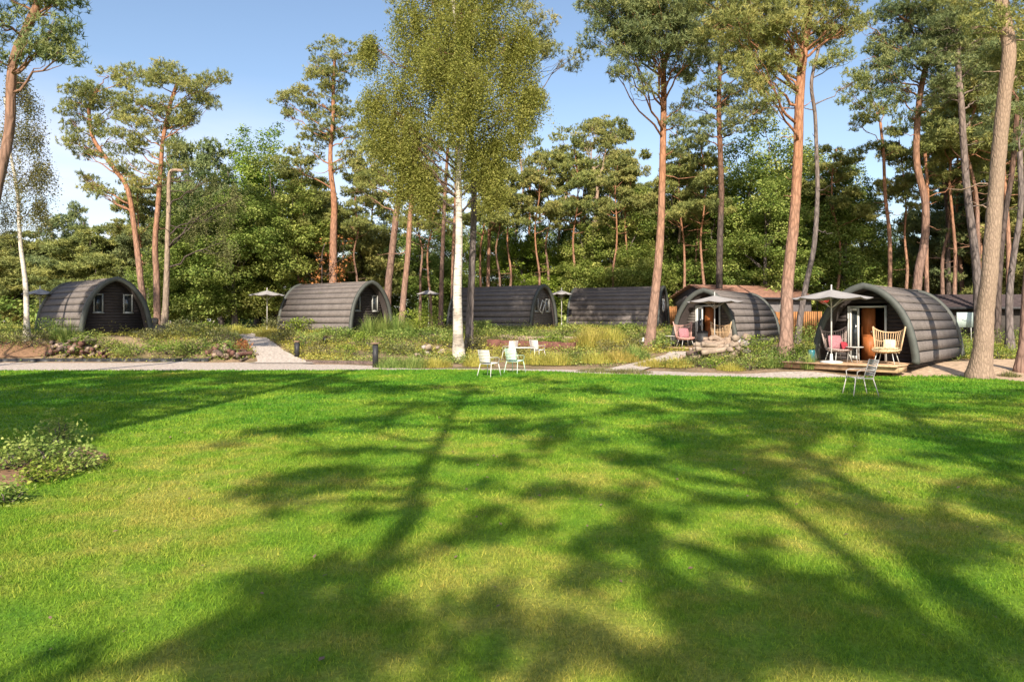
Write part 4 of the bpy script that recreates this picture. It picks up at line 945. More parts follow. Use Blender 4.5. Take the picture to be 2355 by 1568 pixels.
# ------------------------------------------------------------------ houses and fences behind
def house(label,corner,ang,Lx,Dy,hw,ridge,wallm,roofm,windows,over=.35):
    """corner: near left corner; ang: direction of the long side"""
    root=thing('bungalow',(corner[0],corner[1],h1(*corner[:2])),ang,label,'house')
    b=MB(); b.box(0,Lx,0,Dy,-.3,hw); pg=[(0,hw),(Dy,hw),(Dy/2,ridge-.06)]
    V=[(0,y,z) for y,z in pg]+[(Lx,y,z) for y,z in pg]; b.add(V,[(2,1,0),(3,4,5),(0,3,5,2),(1,2,5,4)])
    b.build('wall',wallm,root)
    r=MB(); k=10
    for sgn in (0,1):
        for i in range(k):
            t0,t1=i/k,(i+1)/k
            def pt(t,up): 
                y=-over+(Dy/2+over)*t; z=hw-.12+(ridge-hw+.12)*t+up; return (y if sgn==0 else Dy-y, z)
            a0,a1=pt(t0,.06),pt(t1,.03); c0,c1=pt(t0,0),pt(t1,0)
            V=[(x_,p_[0],p_[1]) for x_ in (-over,Lx+over) for p_ in (c0,a0,a1,c1)]
            r.add(V,[(0,1,2,3),(7,6,5,4),(0,4,5,1),(1,5,6,2),(2,6,7,3),(3,7,4,0)])
    rf=r.build('roof',roofm,root)
    g=MB(); g.box(-over,Lx+over,-over-.1,-over-.002,hw-.2,hw-.08); g.build('gutter',M['darkpost'],root)
    for (x,z,w,h) in windows:
        f=MB(); t=.07
        for (a,c,d,e) in ((x,x+t,z,z+h),(x+w-t,x+w,z,z+h),(x+t,x+w-t,z,z+t),(x+t,x+w-t,z+h-t,z+h)): f.box(a,c,-.05,-.003,d,e)
        o=f.build('window',M['white'],root); q=MB(); q.box(x+t,x+w-t,-.03,-.004,z+t,z+h-t); q.build('pane',M['glass'],o)
    return root
house('dark grey bungalow with clay tiled roof behind the fifth cabin',(12.4,41.0),.27,6.6,5.6,2.15,2.95,M['housewall'],M['tileroof'],[(4.3,.95,.75,1.0),(1.0,.95,.9,1.0)])
house('dark low cabin with purple brown roof at the right edge',(XD(2165,33),33),-.05,12,5,1.75,2.35,M['darkwall'],M['darkroof'],[(4.0,.6,.9,.8)])
def fence(label,x0,y0,x1,y1,h):
    L=math.hypot(x1-x0,y1-y0); root=thing('board_fence',(x0,y0,h1(x0,y0)),math.atan2(y1-y0,x1-x0),label,'fence','orange brown board fences')
    b=MB(); n=int(L/.13)
    for i in range(n): b.box(i*.13,i*.13+.118,0,.02,.05,h+rng.uniform(-.01,.01))
    b.build('boards',M['fence'],root)
    for k in range(int(L/1.8)+1):
        p=MB(); p.box(k*1.8,k*1.8+.09,.021,.11,-.1,h+.06); p.build('post',M['fence'],root)
fence('orange brown board fence left of the bungalow',XD(1520,45),45,XD(1560,44.5),44.5,1.3)
fence('orange brown board fence between bungalow and rightmost cabin',XD(1775,37.5),37.5,XD(1892,34.5),34.5,1.35)

# ------------------------------------------------------------------ logs, stones
def log_mesh(name,mat,L=.9,r=.1,n=9):
    b=MB(); P=[(-L/2,0,0),(-L/4,rng.normal(0,.015),rng.normal(0,.015)),(L/4,rng.normal(0,.015),0),(L/2,0,0)]
    b.tube(spline(P,3),r,n,noise=.1); return b.build(name,mat,smooth=False)
def rock_obj(name,mat,s=.2):
    b=MB(); n,m=7,5; V=[(0,0,-s*.8)]; 
    for i in range(1,m):
        f=i/m*PI
        for j in range(n): a=j/n*2*PI; k=s*rng.uniform(.75,1.2); V.append((k*math.sin(f)*math.cos(a)*1.2,k*math.sin(f)*math.sin(a),-k*math.cos(f)*.8))
    V.append((0,0,s*.8)); Fc=[(0,1+(j+1)%n,1+j) for j in range(n)]
    for i in range(m-2):
        for j in range(n): a=1+i*n+j; c=1+i*n+(j+1)%n; Fc.append((a,c,c+n,a+n))
    e=1+(m-2)*n; Fc+=[(e+j,e+(j+1)%n,len(V)-1) for j in range(n)]
    b.add(V,Fc); return b.build(name,mat)
def pile(v0,v1,D0,D1,n,layers,mats,label,group,r=(.05,.105),L=(.35,.8),endon=False,kind='log'):
    for k in range(n):
        u=rng.random(); lay=rng.integers(0,layers); vx=v0+(v1-v0)*(.5+(u-.5)*(1-lay/(layers+1))); D=rng.uniform(D0,D1); x=XD(vx,D); rad=rng.uniform(*r)
        z=h1(x,D)+rad*.5+lay*rad*1.6
        m=mats[rng.integers(0,len(mats))]
        if kind=='log':
            o=log_mesh('cut_log',m,rng.uniform(*L),rad); o.rotation_euler=(0,rng.normal(0,.14),(PI/2 if endon else 0)+rng.normal(0,.35)); tag(o,label,'log',group)
        else:
            o=rock_obj('garden_rock',m,rad); o.rotation_euler=(rng.normal(0,.3),rng.normal(0,.3),rng.uniform(0,6)); tag(o,label,'rock',group)
        o.location=(x,D,z)
pile(105,265,26.7,27.9,46,3,[M['logred'],M['log'],M['logpale']],'short reddish log in the heap below the first cabin','logs heaped below the first cabin',endon=True)
pile(485,582,26.6,27.4,32,2,[M['log'],M['logpale'],M['logred']],'weathered log in the heap left of the sloping path','logs heaped beside the sloping path',endon=True)
pile(945,1045,27.5,29.0,14,2,[M['rock'],M['logpale'],M['stone']],'pale stone in the heap left of the birch foot','stones heaped left of the birch',r=(.08,.16),kind='rock')
pile(1588,1680,24.9,25.8,34,5,[M['logpale'],M['log'],M['stone']],'bleached log stacked left of the upright stump','logs stacked by the stump',r=(.06,.12),L=(.6,1.1))
pile(1650,1745,24.6,25.6,40,4,[M['stone'],M['rock'],M['logpale']],'beige stone in the heap right of the upright stump','stones heaped by the stump',r=(.08,.16),kind='rock')
pile(1440,1475,20.6,21.2,5,1,[M['stone']],'small stone along the lawn edge at the right','stones along the lawn edge',r=(.03,.06),kind='rock')
# stump sculpture
x,y=XD(1668,25.6),25.6; t=thing('tree_stump',(x,y,h1(x,y)),0,'pale upright tree stump with knobbly broken limbs before the fifth cabin','stump')
b=MB(); b.tube(spline([(0,0,-.1),(0,0,.3),(.05,0,.55),(.1,0,.8)],4),np.linspace(.24,.13,13),10,noise=.15)
b.tube(spline([(0,0,.5),(-.25,0,.72),(-.45,0,.80),(-.62,0,.72)],4),np.linspace(.13,.09,13),9,noise=.15)
b.tube(spline([(.05,0,.6),(.18,0,.85),(.2,0,1.12)],4),np.linspace(.1,.03,9),8,noise=.15)
b.build('trunk',M['logpale'],t)
# block stacks by the pines and corten edging walls
for i,(vx,D,w,h_,lb) in enumerate([(352,32.5,.95,.34,'beige block at the bottom of the stack by the straight pine'),(368,31.6,.7,.2,'lone beige block in front of the stack by the straight pine')]):
    x=XD(vx,D); b=MB(); b.box(-w/2,w/2,-.22,.22,0,h_); 
    b.box(-w/2+.03,w/2-.03,-.2,.2,h_,h_+.05)
    o=b.build('stone_block',M['stone']); o.location=(x,D,h1(x,D)); tag(o,lb,'stone block','beige stone blocks by the pines')
b=MB(); b.box(-.4,.2,-.2,.2,0,.3); b.box(-.36,.16,-.18,.18,.3,.33); o=b.build('stone_block',M['stone']); o.location=(XD(350,32.5),32.5,h1(XD(350,32.5),32.5)+.4); o.rotation_euler=(0,0,.1); tag(o,'beige block resting on top of the stack by the straight pine','stone block','beige stone blocks by the pines')
def edging(label,pts,h,mat=M['brickred']):
    b=MB(); P=[(XD(v,D),D) for v,D in pts]
    for (a,c) in zip(P[:-1],P[1:]):
        n=max(1,int(math.hypot(c[0]-a[0],c[1]-a[1])/.5))
        for k in range(n):
            p=np.array(a)+(np.array(c)-np.array(a))*k/n; q=np.array(a)+(np.array(c)-np.array(a))*((k+1)/n)-.0
            z0=h1(*p); z1=h1(*q); d=(q-p)/np.linalg.norm(q-p)*.004; nn=np.array([-d[1],d[0]])/.004*.05; q=q-d
            V=[(*(p-nn),z0-.2),(*(q-nn),z1-.2),(*(q+nn),z1-.2),(*(p+nn),z0-.2),(*(p-nn),z0+h),(*(q-nn),z0+h),(*(q+nn),z0+h),(*(p+nn),z0+h)]
            b.add(V,[(0,3,2,1),(4,5,6,7),(0,1,5,4),(1,2,6,5),(2,3,7,6),(3,0,4,7)])
    return tag(b.build('retaining_edge',mat),label,'low wall')
edging('rust red low retaining wall behind the white chairs',[(1120,30.2),(1180,30.0),(1260,29.8),(1318,29.5),(1330,31.5)],.36)
edging('dark low edging along the bank below the first cabin',[(-200,26.35),(150,26.4),(480,26.4)],.12,M['darkpost'])
edging('thin brown timber edging right of the sloping path',[(705,26.1),(800,25.6),(870,25.2)],.10,M['log'])
edging('timber step edging on the slope behind the white table',[(1150,32.8),(1240,32.6),(1330,32.6)],.14,M['logpale'])
# soil mound at the left bank
strip('red_soil_patch',[(-200,26.6),(60,26.7),(170,27.2)],[(-200,28.2),(60,28.5),(170,27.6)],.02,M['redsoil'])

# ------------------------------------------------------------------ shrubs and grasses on the banks
def shrub(label,vx,D,w,h,mat,cat='shrub',name='shrub',group='garden shrubs on the bank',size=None,dens=1.0):
    x=XD(vx,D); z=h1(x,D); t=thing(name,(x,D,z),0,label,cat,group); b=MB(); cb=MB()
    for k in range(7):
        a=rng.uniform(0,6.28); limb(b,(0,0,0),(math.cos(a)*w*.3,math.sin(a)*w*.3,h*rng.uniform(.5,.85)),.012,.004,n=4)
    s=size or max(.025,2.0*D/F); K=int(10+w*h*14)
    for k in range(K):
        c=in_ell(1,(0,0,h*.5),(w*.42,w*.35,h*.42),.2)[0]; n=int(34*dens); q=in_ell(n,c,(.14+.12*w,.14+.1*w,.12+.06*h),.1); q[:,2]=np.maximum(q[:,2],.02)
        leaves(cb,q,s,np.clip(rng.normal(.5,.22)+rng.normal(0,.15,n),0,1))
    b.build('stems',M['bark_grey'],t); cb.build('foliage',mat,t); return t
def tuft(label,vx,D,w,h,mat,n=260,group='clumps of ornamental grass',name='grass_clump',lean=.35,cat='grass clump'):
    x=XD(vx,D); z=h1(x,D); b=MB(); a=rng.uniform(0,6.28,n); r=w*.48*np.sqrt(rng.random(n)); base=np.stack([r*np.cos(a),r*np.sin(a),np.zeros(n)],-1)
    a2=a+rng.normal(0,.5,n); hh=h*rng.uniform(.4,1.15,n)*(1.05-.75*(r/(w*.5))**1.5); l=(lean*.6+1.1*r/w)*hh*rng.uniform(.1,1.2,n)*1.2
    mid=base+np.stack([np.cos(a2)*l*.4,np.sin(a2)*l*.4,hh*.65],-1); tip=base+np.stack([np.cos(a2)*l,np.sin(a2)*l,hh],-1)
    sd=np.stack([-np.sin(a2),np.cos(a2),np.zeros(n)],-1)*max(.006,.45*D/F); t_=rng.random(n)
    b.tris(np.stack([base-sd,base+sd,mid+sd*.8,mid-sd*.8],1),t_); b.tris(np.stack([mid-sd*.8,mid+sd*.8,tip],1),np.clip(t_+.15,0,1))
    o=b.build(name,mat); o.location=(x,D,z); return tag(o,label,cat,group)
Lf,Ll,Lo,Lr=M['leaf'],M['leaf_light'],M['leaf_olive'],M['leaf_rust']; Gy,Gg=M['grass_yellow'],M['grass_green']
SH=[
 (10,28,2.2,1.1,Lf,'dark shrub at the left edge before the first cabin'),
 (70,27.8,1.6,.7,Lo,'low olive shrub left of the reddish log heap'),
 (205,27.6,1.6,.75,Lf,'dark green shrub below the near corner of the first cabin'),
 (260,27.4,1.4,.5,Lf,'low green shrub below the middle of the first cabin gable'),
 (320,27.2,1.7,.55,Lf,'bright green trailing shrub below the first cabin right end'),
 (385,27.1,1.6,.5,Ll,'light green trailing shrub over the bank edge'),
 (440,27.1,1.6,.55,Lf,'green trailing shrub left of the log heap by the path'),
 (430,29.3,2.2,.8,Lo,'olive brown shrub on the bank between cabin and path'),
 (505,28.2,1.5,.75,Lo,'olive shrub above the log heap by the path'),
 (545,27.6,1.0,.45,Lr,'small rusty brown shrub beside the sloping path'),
 (655,31.5,1.3,.6,Lo,'olive shrub at the right side of the sloping path'),
 (705,30.5,1.3,.75,Lf,'dark shrub behind the small black path light'),
 (760,31.0,1.4,.8,Lf,'dark round shrub before the second cabin shadow'),
 (830,30.6,1.0,.6,Ll,'bright green small shrub right of the dark round shrub'),
 (790,32.5,1.2,.55,Lf,'low shrub at the near corner of the second cabin'),
 (1000,31.0,2.2,.75,Lf,'spreading dark juniper like shrub left of the birch'),
 (965,33.5,2.2,1.3,Ll,'tall light green bush between second and third cabins'),
 (1090,29,1.0,.7,Lo,'olive shrub touching the grey shaded trunk'),
 (1105,33.5,1.6,.7,Lf,'dark shrub under the third cabin roof'),
 (1150,31.5,2.6,.75,Lf,'wide grey green shrub above the rust red wall'),
 (1305,33.5,1.6,.6,Lf,'low green shrub right of the third cabin gable'),
 (1315,26.5,.95,.5,Lf,'round dark green shrub in the yellow grass'),
 (1440,33,1.6,.85,Lf,'dark shrub left of the tall orange pine foot'),
 (1470,30,1.2,.6,Lo,'olive shrub at the foot of the tall orange pine'),
 (1540,31.5,1.3,.9,Lf,'dark shrub left of the fifth cabin'),
 (1672,23.0,1.3,.42,Lf,'blue green shrub below the stump'),
 (1700,22.9,1.2,.5,Lo,'olive shrub below the stone heap'),
 (1745,24.3,1.6,.9,Ll,'bright leafy shrub left of the thick orange pine'),
 (1790,22.6,1.5,.6,Lf,'dark green shrub at the foot of the thick orange pine'),
 (1835,22.3,1.0,.65,Ll,'yellow green shrub right of the thick orange pine foot'),
 (1605,23.4,.9,.28,Lo,'small shrub below the stacked logs'),
 (1870,27,2.6,1.1,Lf,'dark shrub left of the rightmost cabin'),
 (1930,31,3,1.2,Lf,'shaded shrub behind the rightmost cabin'),
 (2215,24.5,1.8,.6,Ll,'bright green shrub left of the very thick trunk'),
 (2200,26.5,1.8,.8,Lf,'dark shrub behind the rightmost cabin end'),
 (2300,24,1.4,.5,Ll,'bright green low shrub right of the very thick trunk'),
 (2330,28,2.2,.9,Lf,'dark shrub below the cabin at the right edge'),
 (700,36.5,2.0,.8,Ll,'light shrub along the base of the second cabin roof'),
 (628,35.2,1.0,.9,Lo,'straw coloured shrub by the left end of the second cabin'),
]
SH+=[(-60,27.5,2.4,1.0,Lo,'olive shrub cut by the left frame edge on the bank'),(120,29.3,1.4,.8,Lf,'dark shrub against the left wall of the first cabin'),(165,26.9,1.0,.4,Ll,'small light green shrub amid the reddish logs'),
 (295,26.8,1.5,.45,Lf,'green shrub spilling over the dark edging'),(350,28.4,1.6,.5,Lo,'olive shrub above the trailing green ones'),(410,26.9,1.4,.42,Lf,'low green shrub at the dark edging near the path logs'),(470,29.8,1.5,.6,Ll,'light shrub on the crown of the left bank'),(520,27.0,1.0,.5,Lf,'dark small shrub among the path logs'),
 (735,28.2,1.5,.4,Lo,'low olive shrub right of the small path light'),(790,28.0,1.5,.4,Ll,'low light shrub before the dark round shrub'),(870,29.2,1.7,.5,Lf,'low green shrub behind the capped path light'),(925,28.2,1.5,.4,Lo,'low olive shrub left of the stones by the birch'),(905,31.5,1.6,.6,Lf,'green shrub below the tall pale reeds'),(1035,29.8,1.2,.5,Lf,'green shrub hugging the birch foot'),
 (1190,28.2,1.5,.35,Lo,'low olive shrub before the rust red wall'),(1265,31.2,1.6,.45,Ll,'light shrub on top of the rust red wall'),(1410,28.4,1.8,.5,Lo,'olive shrub below the yellow grass mound'),(1520,28.8,1.2,.45,Lf,'dark shrub at the left corner of the fifth cabin deck'),
 (1640,22.8,1.0,.25,Ll,'light low shrub left of the blue green one'),(1725,22.0,1.3,.4,Lf,'dark low shrub at the lawn side path'),(1815,21.6,1.1,.4,Lf,'dark shrub left of the teal pot'),(1755,26.5,1.5,.7,Lo,'olive shrub beside the fifth cabin roof end')]
for vx,D,w,h,m,l in SH: shrub(l,vx,D,w*1.1,h*1.1,m)
TU=[(420,31.5,1.6,.45,Gy,'sunny yellow grass clump right of the first cabin'),(480,32,1.8,.45,Gy,'yellow grass clump on the crest beside the path top'),
 (540,34,1.6,.5,Gy,'yellow grass clump at the top of the sloping path'),(620,33.5,1.4,.55,Gy,'yellow grass clump right of the path top'),
 (160,28.4,.8,1.0,Gg,'tall green reed clump at the first cabin wall'),(130,28.8,.6,.7,Gg,'shorter green reed clump left of the tall one'),
 (850,33.2,.9,1.1,Gg,'tall pale reed clump before the second cabin gable'),(885,33.0,.9,1.2,Gg,'tall pale reed clump at the pale pink trunk'),(915,33,.9,1.3,Gg,'tallest reed clump between the two pink trunks'),(940,33,.9,.9,Gg,'reed clump left of the tall light green bush'),
 (1360,30.8,2.2,.95,Gy,'big yellow green grass mound before the fourth cabin'),(1405,31.2,2.0,.9,Gy,'right half of the yellow grass mound before the fourth cabin'),
 (1230,24.8,1.4,.5,Gy,'yellow grass clump below the white table'),(1280,24.6,1.5,.5,Gy,'yellow grass clump left of the round shrub'),(1370,25,1.6,.5,Gy,'yellow grass clump right of the round shrub'),(1420,25.2,1.6,.55,Gy,'yellow grass clump beside the side path'),(1460,26.5,1.2,.6,Gg,'green grass clump near the tall orange pine'),
 (900,23.5,1.2,.42,Gg,'green grass clump right of the capped path light'),(950,23.6,1.3,.45,Gg,'second grass clump right of the capped path light'),(1000,23.9,1.3,.4,Gy,'yellowish grass clump left of the birch foot'),(1100,24.2,1.2,.45,Gy,'yellowish grass clump right of the birch foot'),
 (1500,23.4,1.3,.35,Gy,'low yellow grass clump inside the path bend'),(1550,23.2,1.4,.4,Gy,'low yellow grass clump left of the small shrub'),(1860,21.0,.5,.6,Gg,'green grass clump at the teal pot'),(1770,22.2,.9,.45,Gg,'green grass clump before the thick orange pine'),
 (1380,21.6,1.6,.16,Lo,'low brownish tuft on the lawn edge left'),(1450,21.0,1.4,.18,Lo,'low brownish tuft by the side path mouth'),(1680,22,1.0,.3,Gy,'straw coloured tuft below the blue green shrub'),(2320,19.5,.6,.2,Lo,'small brownish tuft on the sand near the right edge')]
for vx,D,w,h,m,l in TU: tuft(l,vx,D,w,h,m,n=int(620*max(.5,w)))
# ground cover on the banks
gb=MB(); gy=MB()
n=110000; D=rng.uniform(22,44,n); vx=rng.uniform(-150,2600,n); x=XD(vx,D); h_=H(x,D)
keep=(h_>.03)
LR=np.array(rw); Lb=np.interp(D,LR[:,0],LR[:,1]); Rb=np.interp(D,LR[:,0],LR[:,2]); keep&=~((vx>Lb-4)&(vx<Rb+4)&(D<37))
keep&=~((D<28)&(vx>1370+(D-21.6)*28)&(vx<1480+(D-21.6)*26)); keep&=~((vx>2050)&(D<23.5)); keep&=~((vx>-200)&(vx<175)&(D<28.6)&(D>26.5)&(rng.random(n)<.8))
pat=np.sin(x*1.3+np.sin(D*.9)*2)+np.sin(D*1.9+x*.7); keep&=(pat+rng.normal(0,.5,n)>-.55)
for q in (pE,pF): keep&=~(np.hypot(x-q.location[0]-1.6,D-q.location[1]-2)<2.6)
x,D,h_,vx,pat=x[keep],D[keep],h_[keep],vx[keep],pat[keep]
P=np.stack([x,D,h_+.02],-1); P=np.repeat(P,5,0)+np.abs(rng.normal(0,1,(len(P)*5,3)))*np.array([.1,.1,.09])*np.sign(rng.normal(size=(len(P)*5,3)))*np.array([1,1,0])+np.stack([np.zeros(len(P)*5)]*2+[np.repeat(rng.gamma(1.6,.09,len(P)),5)*rng.uniform(.1,1,len(P)*5)],-1)
yel=np.repeat((np.sin(x*.8+D*.3)+np.sin(D*.7)+rng.normal(0,.5,len(x))>.1),5)
leaves(gb,P[~yel],.035,rng.random((~yel).sum())); leaves(gy,P[yel],.035,rng.random(yel.sum()))
tag(gb.build('ground_cover',M['leaf']),'low green ground cover spread over the banks','ground cover',kind='stuff')
tag(gy.build('dry_ground_cover',M['grass_yellow']),'straw yellow low growth scattered over the banks','ground cover',kind='stuff')

nl=MB(); n=26000; D=rng.uniform(19,40,n); vx=rng.uniform(-100,2600,n); x=XD(vx,D); h_=H(x,D); a=rng.uniform(0,PI,n); l=rng.uniform(.03,.07,n)
P=np.stack([x,D,h_+.02],-1); u=np.stack([np.cos(a)*l,np.sin(a)*l,rng.uniform(-.01,.015,n)],-1); w_=np.stack([-np.sin(a),np.cos(a),np.zeros(n)],-1)*.006
k=D>lawn_far(x)+.1; nl.tris(np.stack([P-u,P+u,P+w_],1)[k],rng.random(n)[k]); tag(nl.build('needle_litter',M['leaf_rust']),'brown pine needle litter strewn over paths and banks','litter',kind='stuff')
# planting bed at the left of the lawn
bed=MB(); n=28; V=[(-5.35,7.1,.05)]+[(-5.35+.75*math.cos(a)*(1+.12*math.sin(a*5)),7.1+1.5*math.sin(a)*(1+.1*math.sin(a*4)),.02) for a in np.arange(n)*2*PI/n]
bed.add(V,[(0,1+i,1+(i+1)%n) for i in range(n)]); tag(bed.build('soil_bed',M['redsoil'],smooth=True),kind='structure')
WD=[(75,1060,.95,.30,Lf,'weedy leafy plant in the middle of the left lawn bed'),(140,1075,.75,.28,Lf,'leafy plant at the right of the left lawn bed'),(30,1085,.7,.28,Lf,'leafy plant at the left frame edge in the lawn bed'),(135,1030,.4,.44,Lf,'tallest spindly weed at the back of the lawn bed'),(95,1110,.5,.18,Ll,'small bright plant at the front of the lawn bed'),(185,1085,.4,.2,Lf,'small plant at the rightmost tip of the lawn bed'),(20,1160,.4,.14,Lf,'low plant at the front left corner of the lawn bed')]
for vx,vy,w,h,m,l in WD:
    D=CAMZ*F/(vy-HY); shrub(l,vx,D,w*.92,h,m,group='weeds in the lawn bed',name='weed',cat='plant',size=.02,dens=1.9)
for vx,vy,h,l in ((140,1020,.38,'pair of pale spindly stalks at the back of the lawn bed'),(60,1050,.3,'single thin stalk in the lawn bed')):
    D=CAMZ*F/(vy-HY); tuft(l,vx,D,.3,h,M['leaf_olive'],n=26,group='stalks in the lawn bed',name='stalks',lean=.3,cat='plant')

# fallen leaves on the lawn
fl=MB(); n=420; y=np.sqrt(rng.uniform(6,300,n)); x=rng.uniform(-.8,.8,n)*y; P=np.stack([x,y,np.full(n,.04)],-1)
leaves(fl,P,.018,rng.random(n),flat=2); tag(fl.build('fallen_leaves',M['capwood']),'small brown fallen leaves scattered on the lawn','leaves',kind='stuff')

# ------------------------------------------------------------------ light
ELEV=math.radians(33.0); AZ=math.atan(.078)    # shadows run away from the camera, slightly to the right
K=1/math.tan(ELEV)
sun=bpy.data.lights.new('sun','SUN'); sun.energy=5.0; sun.angle=math.radians(.53); sun.color=(1,.9,.75)
so=bpy.data.objects.new('sun',sun); COL.objects.link(so)
from mathutils import Vector
dvec=Vector((math.sin(AZ)*math.cos(ELEV),math.cos(AZ)*math.cos(ELEV),-math.sin(ELEV)))
so.rotation_euler=dvec.to_track_quat('-Z','Y').to_euler(); so.location=(-3,-20,30)

# trees standing behind the camera: their shadows fall over the lawn
def G(vx,vy,z):   # lawn point seen at (vx,vy) is shaded by a point at height z
    D=CAMZ*F/(vy-HY); x=XD(vx,D); return np.array([x-math.sin(AZ)*K*z, D-math.cos(AZ)*K*z, z])
def shade_tree(label,trunk,blobs,w=.22,dens=.9,size=.3,kind='pine',tp=.4,fill=.5):
    P=[G(*t) for t in trunk]; base=P[0]+(P[0]-P[1])*.3; base=np.array([base[0],base[1],0.]) if len(P)<2 else np.array([P[0][0]-(P[1][0]-P[0][0])*.8,P[0][1]-.3,0.])
    root=thing('pine_tree' if kind=='pine' else 'leafy_tree',tuple(base),0,label,'tree','trees behind the camera'); tb=MB(); cb=MB()
    S,R=taper_trunk(tb,[base]+P,w,w*tp,9)
    for (vx,vy,z,r) in blobs:
        c=G(vx,vy,z); hd=np.linalg.norm(S[:,:2]-c[:2],axis=1); j=int(np.argmin(np.abs(S[:,2]-(c[2]-.4*hd))+hd*.3)); Q=limb(tb,S[j],c,.07,.02)
        rr=np.array([r,r*.9,r*.5])*.72
        if kind=='pine': pine_blob(cb,c,rr*1.2,dens*.62,size=min(size,r*.4),w=.028,pad=min(.5,r*.4),fill=fill)
        else: leaf_blob(cb,c,rr,dens,size=.12,pad=.6)
    tb.build('trunk',M['bark_pine'],root,local=False,smooth=True); cb.build('crown',M['needles'],root,local=False)
shade_tree('pine behind the camera at the left, its long straight trunk shading the lawn',
 [(-20,1063,8.8),(250,990,10.6),(560,915,13.2),(820,851,17.5)],
 [(60,880,15,2.4),(240,885,15,2.2),(420,875,15.5,2.0),(600,872,16,1.8),(120,915,14,1.9),(330,915,14,1.6),(30,950,13,1.7),(200,950,13,1.3),(100,985,12,1.2),(-60,1000,12,1.8),(-150,930,13,2.5),(-120,880,15,2.5),(730,885,16,1.5),(800,900,16,1.0),(480,905,14.5,1.0),(-40,1040,11,.9),(330,862,16,2.0),(690,868,17,1.2),(150,862,16,2.0),(500,865,16.5,1.6),(270,905,14,1.5),(60,905,14,1.8),(150,955,12.5,1.2),(60,1010,11.5,.9),(0,975,12,1.3),(250,930,13.5,1.1),(390,925,13.5,.9)],w=.2,dens=1.5,tp=.75,fill=1.0)
shade_tree('forked pine behind the camera casting the central shadow',
 [(905,1250,7.9),(940,1180,8.4),(985,1073,9.6),(1020,1005,10.8),(1040,955,12.2),(1080,900,14)],
 [(620,1005,11,.75),(730,985,11.5,.8),(850,965,12,1.0),(960,930,12.5,1.2),(700,1080,10.5,.75),(610,1125,10,.6),(640,1160,9.6,.45),(790,1110,10.5,.5),(1120,900,14,1.3),(1010,895,14,1.2),(1240,930,13.5,1.2),(1180,985,12,.9),(1320,900,14,1.4),(1300,985,12,.9),(1130,1060,10.5,.6),(1450,950,13,1.2),(1180,1130,9.5,.5),(780,1040,11,.5),(900,900,14,1.2),(830,1190,9,.3),(1260,875,15,1.3)],w=.12,tp=.6,dens=1.15)
shade_tree('low crowned pine behind the camera shading the bottom of the lawn',
 [(500,1540,5.0),(560,1480,6),(640,1400,7.5),(760,1340,9)],
 [(640,1320,9,.34),(740,1330,9,.40),(620,1390,8,.36),(760,1400,8,.42),(560,1450,8,.36),(700,1470,8,.42),(860,1430,8,.42),(820,1500,7.5,.34),(430,1540,7,.3),(600,1540,7,.4),(780,1560,7,.4),(1040,1500,8,.3),(1180,1540,8,.3),(1130,1420,8.5,.25),(960,1470,8,.3),(960,1400,8.5,.28),(60,1560,6,.3),(1060,1250,9.5,.3),(1120,1190,10,.35)],w=.1,dens=1.3,size=.2)
def scatter(n,v0,v1,y0,y1,z0,z1,r0,r1,lit=()):
    out=[]
    while len(out)<n:
        u=1/rng.uniform(1/(y1-HY),1/(y0-HY)); vy=u+HY; vx=rng.uniform(v0,v1)
        if any(((vx-a)/c)**2+((vy-b)/d)**2<1 for a,b,c,d in lit): continue
        out.append((vx,vy,rng.uniform(z0,z1),rng.uniform(r0,r1)))
    return out
LIT=[(1720,900,120,16),(1580,885,80,12),(2050,905,80,14),(1980,1020,150,40),(1650,1130,120,50),(1300,945,70,20),(1950,1150,100,40),(2200,1100,80,30),(2250,960,90,20),(1600,1250,80,50),(2060,960,100,25)]
shade_tree('tall pine behind the camera whose trunk shadow runs out at the right',
 [(2380,1500,8.6),(2150,1270,9.8),(1900,1080,11.6),(1720,955,14.5)],
 scatter(17,1480,2100,875,1010,13,16,.8,1.3,LIT)+scatter(6,1500,1800,1010,1160,10.5,12,.45,.8,LIT),w=.2,dens=.9)
shade_tree('second tall pine behind the camera at the right',
 [(2250,1560,8.0),(2000,1330,9),(1780,1150,10.5),(1620,1010,13)],
 scatter(9,1250,1700,1010,1180,10.5,12,.5,.8,LIT)+scatter(9,1150,1700,1180,1500,8.5,10,.28,.45,LIT),w=.15,dens=.62)
shade_tree('outermost pine behind the camera at the right',
 [(2500,1180,8.8),(2300,1063,9.8),(2000,925,13),(1900,880,16)],
 scatter(14,1950,2700,880,1010,12.5,16,.8,1.3,LIT)+scatter(8,1950,2600,1010,1250,10,12,.5,.8,LIT),w=.17,dens=.85)
shade_tree('spreading pine close behind the camera shading the near right lawn',
 [(1600,1560,6.5),(1700,1500,7.5),(1800,1450,8.5),(1850,1400,9)],
 scatter(17,1000,2354,1230,1600,7.5,9.5,.2,.32,[(1130,1480,60,40),(1460,1470,90,60),(1400,1370,80,50),(2250,1350,100,70),(1720,1350,90,70),(1950,1520,90,50),(1250,1280,80,40)]),w=.1,dens=.55,size=.2)

